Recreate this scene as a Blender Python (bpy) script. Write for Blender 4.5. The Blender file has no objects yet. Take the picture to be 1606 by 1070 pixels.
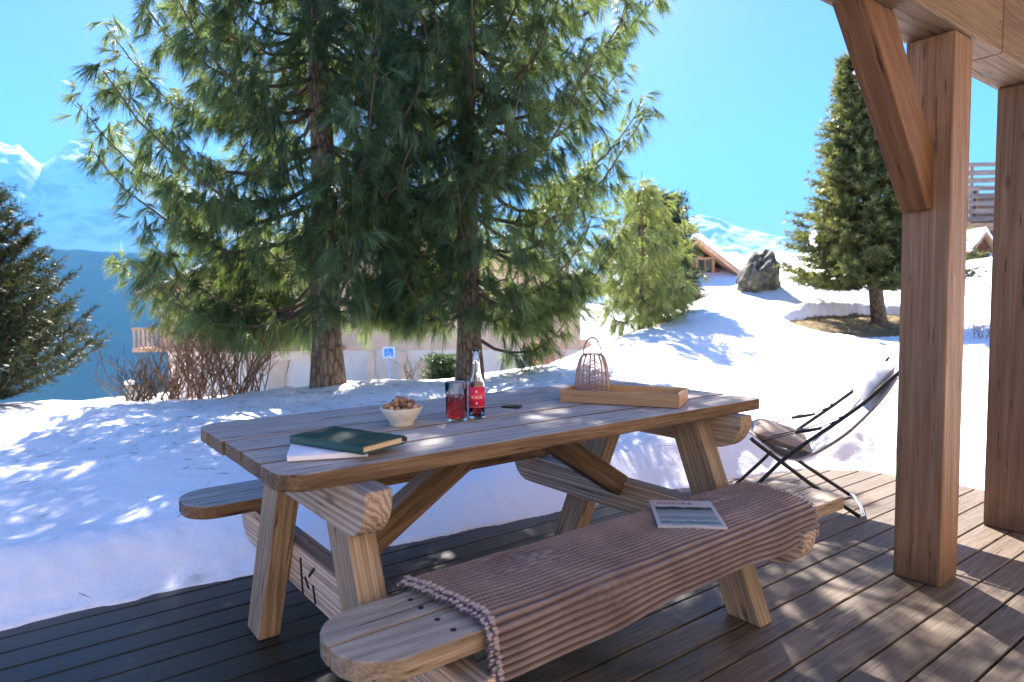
import bpy, bmesh, math, random
import numpy as np
from mathutils import Vector, Matrix, noise
R = math.radians
random.seed(7); rng = np.random.default_rng(7)
scene = bpy.context.scene
col = scene.collection

# ------------------------------------------------------------------ camera (world axes follow the deck boards and the table)
CAM = Vector((-1.38988, -1.87855, 1.13281)); F = 1046.3176; PITCH = 0.0598257; ROLL = -0.0095261; YAW = 0.6470030
cw, sw = math.cos(YAW), math.sin(YAW)
FWD = Vector((sw, cw, 0)); RGT = Vector((cw, -sw, 0)); UP = Vector((0, 0, 1))
cp, sp = math.cos(PITCH), math.sin(PITCH)
def ray(px, py):
    u, v = (px - 803) / F, (py - 535) / F
    cr, sr = math.cos(ROLL), math.sin(ROLL)
    u, v = u * cr + v * sr, -u * sr + v * cr
    return RGT * u + FWD * (cp - v * sp) + UP * (-v * cp - sp)
def at(px, py, d):                       # point seen at pixel (px,py), d metres ahead
    r = ray(px, py); return CAM + r * (d / r.dot(FWD))
def on_z(px, py, z):
    r = ray(px, py); return CAM + r * ((z - CAM.z) / r.z)
def cam_xy(x, y, z=0):                   # metres to the right / ahead of the camera
    return Vector((CAM.x, CAM.y, 0)) + RGT * x + FWD * y + UP * z
cd = bpy.data.cameras.new('camera'); cam = bpy.data.objects.new('camera', cd); col.objects.link(cam)
cd.sensor_width = 36; cd.lens = F / 1606 * 36; cd.clip_start = 0.05; cd.clip_end = 30000
fw = FWD * cp - UP * sp; upv = FWD * sp + UP * cp
mr = Matrix((RGT, upv, -fw)).transposed() @ Matrix.Rotation(ROLL, 3, 'Z')
cam.matrix_world = Matrix.Translation(CAM) @ mr.to_4x4()
cd.dof.use_dof = True; cd.dof.focus_distance = 2.7; cd.dof.aperture_fstop = 3.2
scene.camera = cam

# ------------------------------------------------------------------ light
SUN_EL, SUN_AZ = 40.0, -5.0
ang = YAW + R(SUN_AZ)                     # compass angle from +Y towards +X
sdir = Vector((math.sin(ang) * math.cos(R(SUN_EL)), math.cos(ang) * math.cos(R(SUN_EL)), math.sin(R(SUN_EL))))
sl = bpy.data.lights.new('sun', 'SUN'); sl.energy = 5.0; sl.angle = R(0.5); sl.color = (1, .93, .82)
so = bpy.data.objects.new('sun', sl); col.objects.link(so); so.rotation_euler = sdir.to_track_quat('Z', 'Y').to_euler()
w = bpy.data.worlds.new('World'); scene.world = w; w.use_nodes = True
nt = w.node_tree; bg = nt.nodes['Background']
sky = nt.nodes.new('ShaderNodeTexSky'); sky.sky_type = 'NISHITA'; sky.sun_disc = False
sky.sun_elevation = R(SUN_EL); sky.sun_rotation = ang; sky.altitude = 900; sky.air_density = 1.0; sky.dust_density = 1.6; sky.ozone_density = 2.5
hs = nt.nodes.new('ShaderNodeHueSaturation'); hs.inputs['Saturation'].default_value = 1.45; hs.inputs['Hue'].default_value = .54
nt.links.new(sky.outputs[0], hs.inputs['Color']); nt.links.new(hs.outputs[0], bg.inputs[0]); bg.inputs[1].default_value = 0.025
scene.view_settings.view_transform = 'Standard'; scene.view_settings.look = 'None'; scene.view_settings.exposure = 2.9
scene.render.engine = 'CYCLES'
cy = scene.cycles; cy.max_bounces = 14; cy.transparent_max_bounces = 12; cy.volume_bounces = 0; cy.use_denoising = True
cy.diffuse_bounces = 4; cy.glossy_bounces = 4; cy.transmission_bounces = 14
scene.render.film_transparent = False

# ------------------------------------------------------------------ materials
def newmat(name):
    m = bpy.data.materials.new(name); m.use_nodes = True
    return m, m.node_tree, m.node_tree.nodes['Principled BSDF']
def N(nt, t, **k):
    n = nt.nodes.new(t)
    for a, b in k.items(): setattr(n, a, b)
    return n
def ramp(nt, fac, stops):
    r = N(nt, 'ShaderNodeValToRGB'); e = r.color_ramp.elements
    while len(e) < len(stops): e.new(0.5)
    for i, (p, c) in enumerate(stops):
        e[i].position = p; e[i].color = (*c, 1) if len(c) == 3 else c
    nt.links.new(fac, r.inputs[0]); return r.outputs[0]
def mix(nt, fac, a, b, mode='MIX'):
    m = N(nt, 'ShaderNodeMix', data_type='RGBA', blend_type=mode)
    for s, v in ((0, fac), (6, a), (7, b)):
        if isinstance(v, (int, float)): m.inputs[s].default_value = v
        elif isinstance(v, tuple): m.inputs[s].default_value = (*v, 1)
        else: nt.links.new(v, m.inputs[s])
    return m.outputs[2]
def noise_tex(nt, vec, scale, detail=4, rough=.55, dist=0.0):
    n = N(nt, 'ShaderNodeTexNoise'); n.inputs['Scale'].default_value = scale; n.inputs['Detail'].default_value = detail
    n.inputs['Roughness'].default_value = rough; n.inputs['Distortion'].default_value = dist
    if vec is not None: nt.links.new(vec, n.inputs['Vector'])
    return n.outputs['Fac']
def mapping(nt, vec, sc):
    m = N(nt, 'ShaderNodeMapping'); m.inputs['Scale'].default_value = sc; nt.links.new(vec, m.inputs['Vector']); return m.outputs[0]
def bump(nt, b, h, strength, dist):
    n = N(nt, 'ShaderNodeBump'); n.inputs['Strength'].default_value = strength; n.inputs['Distance'].default_value = dist
    nt.links.new(h, n.inputs['Height']); nt.links.new(n.outputs[0], b.inputs['Normal'])
def attr(nt, name):
    return N(nt, 'ShaderNodeAttribute', attribute_name=name)
def math_(nt, op, a, b=None):
    m = N(nt, 'ShaderNodeMath', operation=op)
    for i, v in enumerate((a, b)):
        if v is None: continue
        if isinstance(v, (int, float)): m.inputs[i].default_value = v
        else: nt.links.new(v, m.inputs[i])
    return m.outputs[0]

def wood(name, dark, mid, light, weather=None, wfac=0.8, rough=.65, ring=(3, 55, 55), bumpd=.004, knots=True, grime=.35, stain=None, band=.12, wet=False, crack=.75):
    """sawn timber: grain runs along the x of the 'gc' attribute; upward faces greyed by weather"""
    m, nt, b = newmat(name)
    gc = attr(nt, 'gc').outputs['Vector']; rnd = attr(nt, 'rnd').outputs['Fac']
    warp = noise_tex(nt, mapping(nt, gc, (1.6, 7, 7)), 1.0, 2)
    # annual rings as distorted bands
    wv = N(nt, 'ShaderNodeTexWave', wave_type='BANDS', bands_direction='DIAGONAL'); wv.inputs['Scale'].default_value = 1.0
    wv.inputs['Distortion'].default_value = 14.0; wv.inputs['Detail'].default_value = 3; wv.inputs['Detail Scale'].default_value = .55
    nt.links.new(mapping(nt, gc, (ring[0] * .35, ring[1] * .32, ring[2] * .32)), wv.inputs['Vector'])
    fib = noise_tex(nt, mapping(nt, gc, (ring[0] * 2.2, ring[1] * 3.2, ring[2] * 3.2)), 1.0, 5, .65)
    big = noise_tex(nt, mapping(nt, gc, (1.3, 6, 6)), 1.0, 3)
    g = math_(nt, 'ADD', math_(nt, 'MULTIPLY', wv.outputs['Fac'], band), math_(nt, 'MULTIPLY', fib, 1 - band))
    c = ramp(nt, g, [(.22, dark), (.5, mid), (.78, light)])
    if knots:
        v = N(nt, 'ShaderNodeTexVoronoi'); v.inputs['Scale'].default_value = 1.0
        nt.links.new(mapping(nt, gc, (2.6, 9, 9)), v.inputs['Vector'])
        k = ramp(nt, v.outputs['Distance'], [(.03, (1, 1, 1)), (.13, (0, 0, 0))])
        c = mix(nt, math_(nt, 'MULTIPLY', k, .75), c, tuple(x * .35 for x in dark))
    ck = ramp(nt, noise_tex(nt, mapping(nt, gc, (4.5, 60, 60)), 1.0, 3, .5), [(.30, (1, 1, 1)), (.36, (0, 0, 0))])
    c = mix(nt, math_(nt, 'MULTIPLY', ck, crack), c, tuple(x * .22 for x in dark))
    tint = ramp(nt, rnd, [(0, (.72, .72, .74)), (.5, (1, 1, 1)), (1, (1.22, 1.16, 1.1))])
    c = mix(nt, 1.0, c, tint, 'MULTIPLY')
    gr = ramp(nt, big, [(.3, (1 - grime,) * 3), (.65, (1, 1, 1))])
    c = mix(nt, 1.0, c, gr, 'MULTIPLY')
    if weather:
        geo = N(nt, 'ShaderNodeNewGeometry'); sx = N(nt, 'ShaderNodeSeparateXYZ'); nt.links.new(geo.outputs['True Normal'], sx.inputs[0])
        up = ramp(nt, sx.outputs['Z'], [(.35, (0, 0, 0)), (.8, (1, 1, 1))])
        patch = ramp(nt, noise_tex(nt, mapping(nt, gc, (2, 9, 9)), 1.0, 4), [(.3, (.62,) * 3), (.62, (1, 1, 1))])
        f = math_(nt, 'MULTIPLY', math_(nt, 'MULTIPLY', up, wfac), patch)
        wc0 = ramp(nt, g, [(.2, tuple(x * .45 for x in weather)), (.5, weather), (.8, tuple(min(1, x * 1.45) for x in weather))])
        wc = mix(nt, math_(nt, 'MULTIPLY', ck, crack), wc0, tuple(x * .18 for x in weather))
        c = mix(nt, f, c, wc)
    if stain:                                # damp, darkened foot of a post
        geo2 = N(nt, 'ShaderNodeNewGeometry'); s2 = N(nt, 'ShaderNodeSeparateXYZ'); nt.links.new(geo2.outputs['Position'], s2.inputs[0])
        wob = noise_tex(nt, geo2.outputs['Position'], 14, 3)
        hz = math_(nt, 'ADD', s2.outputs['Z'], math_(nt, 'MULTIPLY', wob, .16))
        sm = ramp(nt, hz, [(stain, (1, 1, 1)), (stain + .2, (0, 0, 0))])
        c = mix(nt, math_(nt, 'MULTIPLY', sm, .65), c, tuple(x * .3 for x in dark))
    nt.links.new(c, b.inputs['Base Color']); b.inputs['Specular IOR Level'].default_value = .3
    rr = ramp(nt, fib, [(.3, (rough + .15,) * 3), (.7, (rough - .1,) * 3)])
    if wet:                                  # boards soaked by melting snow
        g3 = N(nt, 'ShaderNodeNewGeometry'); s3 = N(nt, 'ShaderNodeSeparateXYZ'); nt.links.new(g3.outputs['Position'], s3.inputs[0])
        wn = noise_tex(nt, g3.outputs['Position'], 2.2, 4, .6)
        wv_ = math_(nt, 'SUBTRACT', math_(nt, 'MULTIPLY', wn, 1.6), math_(nt, 'MULTIPLY', s3.outputs['X'], .42))
        wm = ramp(nt, wv_, [(.50, (0, 0, 0)), (.95, (1, 1, 1))])
        c = mix(nt, wm, c, mix(nt, 1.0, c, (.17, .23, .26), 'MULTIPLY')); nt.links.new(c, b.inputs['Base Color'])
        rr = mix(nt, wm, rr, (.34, .34, .34))
    nt.links.new(rr, b.inputs['Roughness'])
    bump(nt, b, math_(nt, 'SUBTRACT', g, math_(nt, 'MULTIPLY', ck, crack * .8)), .7, bumpd)
    return m
def plain(name, c, rough=.5, metal=0, spec=.5, trans=0, ior=1.45, nscale=None, namt=.25, bumpd=0):
    m, nt, b = newmat(name)
    b.inputs['Roughness'].default_value = rough; b.inputs['Metallic'].default_value = metal
    b.inputs['Specular IOR Level'].default_value = spec; b.inputs['Transmission Weight'].default_value = trans; b.inputs['IOR'].default_value = ior
    if nscale:
        tc = N(nt, 'ShaderNodeTexCoord'); n = noise_tex(nt, tc.outputs['Object'], nscale, 5)
        cc = ramp(nt, n, [(.3, tuple(x * (1 - namt) for x in c)), (.7, tuple(min(1, x * (1 + namt)) for x in c))])
        nt.links.new(cc, b.inputs['Base Color'])
        if bumpd: bump(nt, b, n, .6, bumpd)
    else: b.inputs['Base Color'].default_value = (*c, 1)
    return m
M = {}
M['table'] = wood('table_wood', (.07, .041, .024), (.19, .115, .066), (.35, .23, .14), weather=(.43, .375, .36), wfac=.97, grime=.5)
M['leg'] = wood('leg_wood', (.11, .078, .052), (.32, .235, .165), (.55, .44, .335), weather=(.25, .22, .21), ring=(2, 70, 70))
M['endgrain'] = wood('ridged_beam_wood', (.22, .14, .10), (.56, .41, .32), (.74, .60, .50), weather=(.2, .18, .18), ring=(1.2, 95, 95), bumpd=.006, band=.32)
M['bench'] = wood('bench_wood', (.11, .072, .046), (.28, .205, .145), (.47, .38, .285), weather=(.40, .33, .27), wfac=.9)
M['deck'] = wood('deck_wood', (.055, .036, .026), (.12, .082, .06), (.19, .14, .105), weather=(.165, .13, .105), wfac=.6, rough=.5, ring=(2.5, 45, 45), bumpd=.003, grime=.45, knots=False, wet=True)
M['post'] = wood('post_wood', (.115, .061, .035), (.215, .123, .072), (.32, .198, .12), rough=.55, ring=(1.2, 34, 34), bumpd=.0025, grime=.2, stain=.05)
M['beam'] = wood('beam_wood', (.15, .09, .055), (.25, .16, .098), (.35, .245, .16), rough=.6, ring=(1.5, 38, 38), bumpd=.004, grime=.15, knots=False)
M['brace'] = wood('brace_wood', (.14, .055, .024), (.25, .112, .05), (.36, .182, .088), rough=.5, ring=(1.4, 30, 30), bumpd=.002, grime=.25)
M['tray'] = wood('tray_wood', (.36, .2, .09), (.5, .3, .15), (.6, .39, .22), rough=.5, ring=(3, 60, 60), bumpd=.0006, grime=.1, knots=False)
M['mark'] = plain('burnt_mark', (.012, .009, .008), .9)
M['chalet_wood'] = wood('chalet_wood', (.10, .04, .022), (.18, .08, .045), (.26, .13, .075), rough=.7, ring=(1.5, 9, 9), bumpd=.01, knots=False)
M['larch'] = wood('larch_cladding', (.30, .17, .09), (.46, .28, .16), (.6, .4, .26), rough=.7, ring=(1.0, 5, 5), bumpd=.01, knots=False)
M['greywood'] = wood('grey_balcony_wood', (.12, .10, .085), (.24, .20, .17), (.36, .31, .27), rough=.8, ring=(1.5, 8, 8), bumpd=.01, knots=False)

def snow_mat():
    m, nt, b = newmat('snow')
    tc = N(nt, 'ShaderNodeTexCoord'); p = tc.outputs['Object']
    n1 = noise_tex(nt, p, 9, 6, .6); n2 = noise_tex(nt, p, 160, 3, .6); n3 = noise_tex(nt, p, 1.6, 4)
    c = ramp(nt, n3, [(.3, (.87, .825, .87)), (.7, (.93, .89, .93))])
    at_ = attr(nt, 'dirt_shade').outputs['Fac']
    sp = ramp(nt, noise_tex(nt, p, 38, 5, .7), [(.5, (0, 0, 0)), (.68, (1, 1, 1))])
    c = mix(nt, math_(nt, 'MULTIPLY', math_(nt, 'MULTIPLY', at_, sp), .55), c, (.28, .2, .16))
    edge_shade = ramp(nt, at_, [(.62, (0, 0, 0)), (.85, (1, 1, 1))]); c = mix(nt, edge_shade, c, (.06, .048, .042))  # near-black line: shadow gap under the snow edge, put into the colour
    nt.links.new(c, b.inputs['Base Color']); b.inputs['Roughness'].default_value = .55; b.inputs['Specular IOR Level'].default_value = .3
    b.inputs['Subsurface Weight'].default_value = 0.0
    h = math_(nt, 'ADD', n1, math_(nt, 'MULTIPLY', n2, .12)); bump(nt, b, h, .45, .03)
    return m
M['snow'] = snow_mat()
def foliage(name, dark, mid, light, trans, tw=.35):
    m, nt, b = newmat(name)
    rnd = attr(nt, 'rnd').outputs['Fac']
    c = ramp(nt, rnd, [(0, dark), (.5, mid), (1, light)])
    nt.links.new(c, b.inputs['Base Color']); b.inputs['Roughness'].default_value = .45; b.inputs['Specular IOR Level'].default_value = .35
    t = N(nt, 'ShaderNodeBsdfTranslucent'); tc = ramp(nt, rnd, [(0, tuple(x * .6 for x in trans)), (1, trans)]); nt.links.new(tc, t.inputs[0])
    ms = N(nt, 'ShaderNodeMixShader'); ms.inputs[0].default_value = tw
    out = [n for n in nt.nodes if n.type == 'OUTPUT_MATERIAL'][0]
    nt.links.new(b.outputs[0], ms.inputs[1]); nt.links.new(t.outputs[0], ms.inputs[2]); nt.links.new(ms.outputs[0], out.inputs[0])
    return m
M['pine'] = foliage('pine_needles', (.003, .018, .017), (.014, .056, .047), (.07, .155, .112), (.34, .45, .11), .42)
M['pine_pale'] = foliage('pale_pine_needles', (.13, .19, .075), (.27, .33, .13), (.44, .46, .2), (.42, .48, .12), .38)
M['spruce'] = foliage('spruce_needles', (.02, .042, .016), (.075, .105, .036), (.26, .27, .10), (.28, .3, .07), .3)
M['dwarf'] = foliage('dwarf_pine_needles', (.004, .016, .011), (.012, .028, .016), (.045, .058, .02), (.08, .1, .02), .2)
M['darkconifer'] = foliage('dark_conifer_needles', (.015, .04, .02), (.03, .07, .03), (.06, .11, .05), (.1, .16, .04), .25)
def bark_mat(name, a, b_, sc=14):
    m, nt, b = newmat(name); tc = N(nt, 'ShaderNodeTexCoord')
    v = N(nt, 'ShaderNodeTexVoronoi', feature='DISTANCE_TO_EDGE'); v.inputs['Scale'].default_value = 1; nt.links.new(mapping(nt, tc.outputs['Object'], (sc * 1.6, sc * 1.6, sc * .55)), v.inputs['Vector'])
    n = noise_tex(nt, tc.outputs['Object'], sc * 1.3, 6, .65)
    e = ramp(nt, v.outputs['Distance'], [(0, (0, 0, 0)), (.22, (1, 1, 1))])
    h = math_(nt, 'ADD', math_(nt, 'MULTIPLY', e, .6), math_(nt, 'MULTIPLY', n, .6))
    lich = ramp(nt, noise_tex(nt, tc.outputs['Object'], 7, 5, .7), [(.52, (0, 0, 0)), (.66, (1, 1, 1))])
    c = ramp(nt, h, [(.25, a), (.85, b_)]); c = mix(nt, math_(nt, 'MULTIPLY', lich, .5), c, (.27, .26, .19))
    nt.links.new(c, b.inputs['Base Color']); b.inputs['Roughness'].default_value = .85; bump(nt, b, h, .9, .02)
    return m
M['bark'] = bark_mat('pine_bark', (.045, .03, .02), (.22, .155, .105))
M['twig'] = plain('twig_bark', (.085, .062, .045), .8, nscale=30)
M['shrub'] = plain('shrub_bark', (.20, .125, .085), .8, nscale=12, namt=.4)
M['redtwig'] = plain('red_twig_bark', (.33, .12, .08), .7, nscale=20)
M['stem'] = plain('dry_stem', (.3, .22, .15), .8)

# ------------------------------------------------------------------ mesh helpers
def tag(o, label=None, cat=None, group=None, kind=None):
    for k, v in (('label', label), ('category', cat), ('group', group), ('kind', kind)):
        if v: o[k] = v
    return o
def empty(name, loc, label, cat, group=None):
    o = bpy.data.objects.new(name, None); o.empty_display_size = .05; o.location = loc; col.objects.link(o)
    return tag(o, label, cat, group)
class MB:
    def __init__(s): s.v = []; s.f = []; s.gc = []; s.rnd = []; s.smooth = []
    def add(s, vs, fs, gc=None, smooth=False, rnd=None):
        o = len(s.v); s.v += [tuple(v) for v in vs]
        s.f += [tuple(o + i for i in f) for f in fs]; s.smooth += [smooth] * len(fs)
        r = random.random() if rnd is None else rnd; s.rnd += [r] * len(vs)
        off = Vector((random.uniform(0, 40), random.uniform(0, 40), random.uniform(0, 40)))
        s.gc += [tuple(Vector(g) + off) for g in (gc if gc is not None else vs)]
        return s
    def prism(s, poly, o, ex, ey, ez, h, grain=0, rnd=None):
        """polygon (x,y) in the plane ex/ey at o, extruded by h along ez; grain: which local axis the fibre follows"""
        o, ex, ey, ez = map(Vector, (o, ex, ey, ez)); n = len(poly)
        loc = [(x, y, 0) for x, y in poly] + [(x, y, h) for x, y in poly]
        vs = [o + ex * a + ey * b + ez * c for a, b, c in loc]
        fs = [tuple(range(n))[::-1], tuple(range(n, 2 * n))] + [(i, (i + 1) % n, (i + 1) % n + n, i + n) for i in range(n)]
        if ex.cross(ey).dot(ez) * h < 0: fs = [f[::-1] for f in fs]
        gc = [(l[grain], l[(grain + 1) % 3], l[(grain + 2) % 3]) for l in loc]
        return s.add(vs, fs, gc, rnd=rnd)
    def box(s, a, b, grain=0, rnd=None):
        a, b = Vector(a), Vector(b); d = b - a
        return s.prism([(0, 0), (d.x, 0), (d.x, d.y), (0, d.y)], a, (1, 0, 0), (0, 1, 0), (0, 0, 1), d.z, grain, rnd)
    def bar(s, p, q, wdt, thk, side, rnd=None):
        """rectangular bar from p to q; side = direction of its width"""
        p, q = Vector(p), Vector(q); ez = (q - p); L = ez.length; ez.normalize(); ex = Vector(side); ex = (ex - ez * ex.dot(ez)).normalized(); ey = ez.cross(ex)
        a, b = wdt / 2, thk / 2
        return s.prism([(-a, -b), (a, -b), (a, b), (-a, b)], p, ex, ey, ez, L, 2, rnd)
    def tube(s, pts, r, n=8, caps=True, rnd=None):
        pts = [Vector(p) for p in pts]; rs = r if isinstance(r, (list, tuple)) else [r] * len(pts)
        vs, fs, gc = [], [], []; L = 0; prev = None
        for i, p in enumerate(pts):
            t = (pts[min(i + 1, len(pts) - 1)] - pts[max(i - 1, 0)]).normalized()
            if prev is None: ax = t.orthogonal().normalized()
            else: ax = (prev - t * prev.dot(t)); ax = ax.normalized() if ax.length > 1e-6 else t.orthogonal().normalized()
            prev = ax; bx = t.cross(ax)
            if i: L += (p - pts[i - 1]).length
            for k in range(n):
                a = 2 * math.pi * k / n; vs.append(p + (ax * math.cos(a) + bx * math.sin(a)) * rs[i]); gc.append((L, math.cos(a) * rs[i], math.sin(a) * rs[i]))
        for i in range(len(pts) - 1):
            for k in range(n):
                fs.append((i * n + k, i * n + (k + 1) % n, (i + 1) * n + (k + 1) % n, (i + 1) * n + k))
        if caps: fs += [tuple(range(n))[::-1], tuple(range((len(pts) - 1) * n, len(pts) * n))]
        return s.add(vs, fs, gc, True, rnd)
    def lathe(s, prof, c, n=32, close=False):
        c = Vector(c); vs, fs = [], []
        for r, z in prof:
            for k in range(n):
                a = 2 * math.pi * k / n; vs.append(c + Vector((r * math.cos(a), r * math.sin(a), z)))
        m = len(prof)
        for i in range(m - 1 + (1 if close else 0)):
            j = (i + 1) % m
            for k in range(n): fs.append((i * n + k, i * n + (k + 1) % n, j * n + (k + 1) % n, j * n + k))
        if not close:
            if prof[0][0] > 1e-4: fs.append(tuple(range(n))[::-1])
            if prof[-1][0] > 1e-4: fs.append(tuple(range((m - 1) * n, m * n)))
        return s.add(vs, fs, None, True)
    def ball(s, c, r, seed=0, amp=.12, sub=2, scale=(1, 1, 1)):
        bm = bmesh.new(); bmesh.ops.create_icosphere(bm, subdivisions=sub, radius=1)
        c = Vector(c); vs = []
        for v in bm.verts:
            k = 1 + amp * noise.noise(v.co * 1.7 + Vector((seed * 3.1, seed, 0))) + amp * .5 * noise.noise(v.co * 4 + Vector((seed, 0, 2)))
            vs.append(c + Vector((v.co.x * scale[0], v.co.y * scale[1], v.co.z * scale[2])) * r * k)
        fs = [tuple(x.index for x in f.verts) for f in bm.faces]; bm.free()
        return s.add(vs, fs, None, True)
    def build(s, name, mat, parent=None, bevel=0, seg=2, label=None, subsurf=0):
        me = bpy.data.meshes.new(name); off = Vector((0, 0, 0))
        p = parent
        while p is not None: off += p.location; p = p.parent
        me.from_pydata([tuple(Vector(v) - off) for v in s.v], [], s.f)
        a = me.attributes.new('gc', 'FLOAT_VECTOR', 'POINT'); a.data.foreach_set('vector', np.array(s.gc, dtype=np.float32).ravel())
        a = me.attributes.new('rnd', 'FLOAT', 'POINT'); a.data.foreach_set('value', np.array(s.rnd, dtype=np.float32))
        me.polygons.foreach_set('use_smooth', s.smooth); me.materials.append(mat); me.update()
        o = bpy.data.objects.new(name, me); col.objects.link(o)
        if parent: o.parent = parent
        if bevel:
            b = o.modifiers.new('bevel', 'BEVEL'); b.width = bevel; b.segments = seg; b.limit_method = 'ANGLE'; b.angle_limit = R(40); b.harden_normals = False
        if subsurf:
            q = o.modifiers.new('sub', 'SUBSURF'); q.levels = q.render_levels = subsurf
        if label: o['label'] = label
        return o
def np_mesh(name, V, Fq, mat, parent=None, rnd=None, smooth=False, extra=None):
    me = bpy.data.meshes.new(name); off = np.zeros(3); p = parent
    while p is not None: off += np.array(p.location); p = p.parent
    V = np.asarray(V, dtype=np.float64) - off; k = Fq.shape[1]
    me.vertices.add(len(V)); me.vertices.foreach_set('co', V.astype(np.float32).ravel())
    me.loops.add(Fq.size); me.loops.foreach_set('vertex_index', Fq.astype(np.int32).ravel())
    me.polygons.add(len(Fq)); me.polygons.foreach_set('loop_start', np.arange(0, Fq.size, k, dtype=np.int32)); me.polygons.foreach_set('loop_total', np.full(len(Fq), k, dtype=np.int32))
    me.polygons.foreach_set('use_smooth', np.full(len(Fq), smooth))
    if rnd is not None:
        a = me.attributes.new('rnd', 'FLOAT', 'POINT'); a.data.foreach_set('value', rnd.astype(np.float32))
    for n_, arr in (extra or {}).items():
        a = me.attributes.new(n_, 'FLOAT', 'POINT'); a.data.foreach_set('value', arr.astype(np.float32))
    me.materials.append(mat); me.update(calc_edges=True); me.validate()
    o = bpy.data.objects.new(name, me); col.objects.link(o)
    if parent: o.parent = parent
    return o
def smooth01(x): x = np.clip(x, 0, 1); return x * x * (3 - 2 * x)

# ------------------------------------------------------------------ terrain: snow field near, hills far
DECK = [(-7, 1.25), (-3, 1.1), (-1.46, 1.0), (-.62, .925), (-.1, .86), (.92, .765), (1.41, .68), (2.2, .56), (2.75, .42), (3.05, .08), (3.13, -.36), (3.15, -5), (-7, -5)]
def sdf_poly(x, y, poly):
    d = np.full(x.shape, 1e9); s = np.zeros(x.shape, bool); n = len(poly)
    for i in range(n):
        ax, ay = poly[i]; bx, by = poly[(i + 1) % n]; ex, ey = bx - ax, by - ay
        t = np.clip(((x - ax) * ex + (y - ay) * ey) / (ex * ex + ey * ey), 0, 1)
        d = np.minimum(d, np.hypot(x - ax - t * ex, y - ay - t * ey))
        c = ((ay > y) != (by > y)); xi = ax + (y - ay) * ex / (ey if abs(ey) > 1e-9 else 1e-9); s ^= c & (x < xi)
    return np.where(s, -d, d)
ctrl = []                                  # (right, ahead, z) in metres from the camera
def cpx(px, py, d):
    p = at(px, py, d) - CAM; ctrl.append((p.dot(RGT), d, p.z + CAM.z))
for px, py, d in [(0, 646, 5.7), (150, 640, 5.9), (300, 633, 6.2), (430, 620, 6.5), (515, 611, 6.8), (600, 603, 6.9), (700, 598, 7.0), (790, 583, 7.2),
                  (880, 574, 8.0), (980, 530, 9.6), (1060, 497, 11), (1130, 476, 12.6), (1200, 443, 14), (1255, 428, 14.6), (1300, 455, 14.5), (1400, 452, 16), (1540, 416, 17), (1720, 400, 17),
                  (880, 600, 5.9), (1000, 622, 5.2), (1100, 642, 4.8), (1250, 700, 4.3), (1250, 610, 6.0), (1250, 552, 8.5), (1385, 505, 12), (1330, 525, 10.6), (1400, 620, 5.6),
                  (1540, 610, 5.8), (1540, 535, 9), (1540, 485, 12.5), (1160, 565, 7.8), (1050, 548, 8), (1460, 540, 8.8)]: cpx(px, py, d)
for x, y, z in [(-1.9, 2.7, .16), (-1.2, 3.1, .19), (-.6, 3.4, .2), (.2, 4.0, .2), (-3, 4, .2), (-2, 4.4, .22), (-.8, 4.6, .22), (0, 5.2, .26), (.9, 4.6, .24), (1.9, 4.7, .22), (-4.6, 3, .17),
                (-6, 8.5, -.4), (-3.5, 8.8, -.25), (-1, 9, -.1), (0, 9, .1), (-8, 14, -1.8), (-3, 14, -1.6), (.5, 13, -.4), (-14, 30, -3.6), (-5, 30, -3.6), (4, 28, -3.4), (-30, 60, -7), (0, 60, -7),
                (7, 24, -.6), (9, 34, -2.5), (13, 24, 1.8), (18, 24, 2.8), (20, 45, 4), (35, 40, 6), (9, 5, .9), (7, 2, .3), (14, 4, 1.4), (30, 10, 4), (-9, 3, .1), (-20, 8, -2.5), (-40, 20, -8),
                (0, -2, .1), (8, -4, .3), (-8, -4, .0), (3.5, 2.6, .15)]: ctrl.append((x, y, z))
Cp = np.array(ctrl)
def warp2(x, y):
    r = np.hypot(x, y); return np.stack([np.arctan2(x, y) * 1.35, np.log(r + .6)], -1)
Pw = warp2(Cp[:, 0], Cp[:, 1])
def tps(r2): return .5 * r2 * np.log(r2 + 1e-12)
n_ = len(Cp); K = tps(((Pw[:, None] - Pw[None]) ** 2).sum(-1)) + np.eye(n_) * 2e-3
Pm = np.concatenate([np.ones((n_, 1)), Pw], 1); A = np.block([[K, Pm], [Pm.T, np.zeros((3, 3))]])
W_ = np.linalg.solve(A, np.concatenate([Cp[:, 2], np.zeros(3)]))
def terrain(X, Y):                         # camera-frame metres -> smooth height
    sh = X.shape; q = warp2(X.ravel(), Y.ravel()); out = np.empty(len(q))
    for i in range(0, len(q), 20000):
        s = q[i:i + 20000]; k = tps(((s[:, None] - Pw[None]) ** 2).sum(-1))
        out[i:i + 20000] = k @ W_[:n_] + W_[n_] + s @ W_[n_ + 1:]
    return out.reshape(sh)
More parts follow.
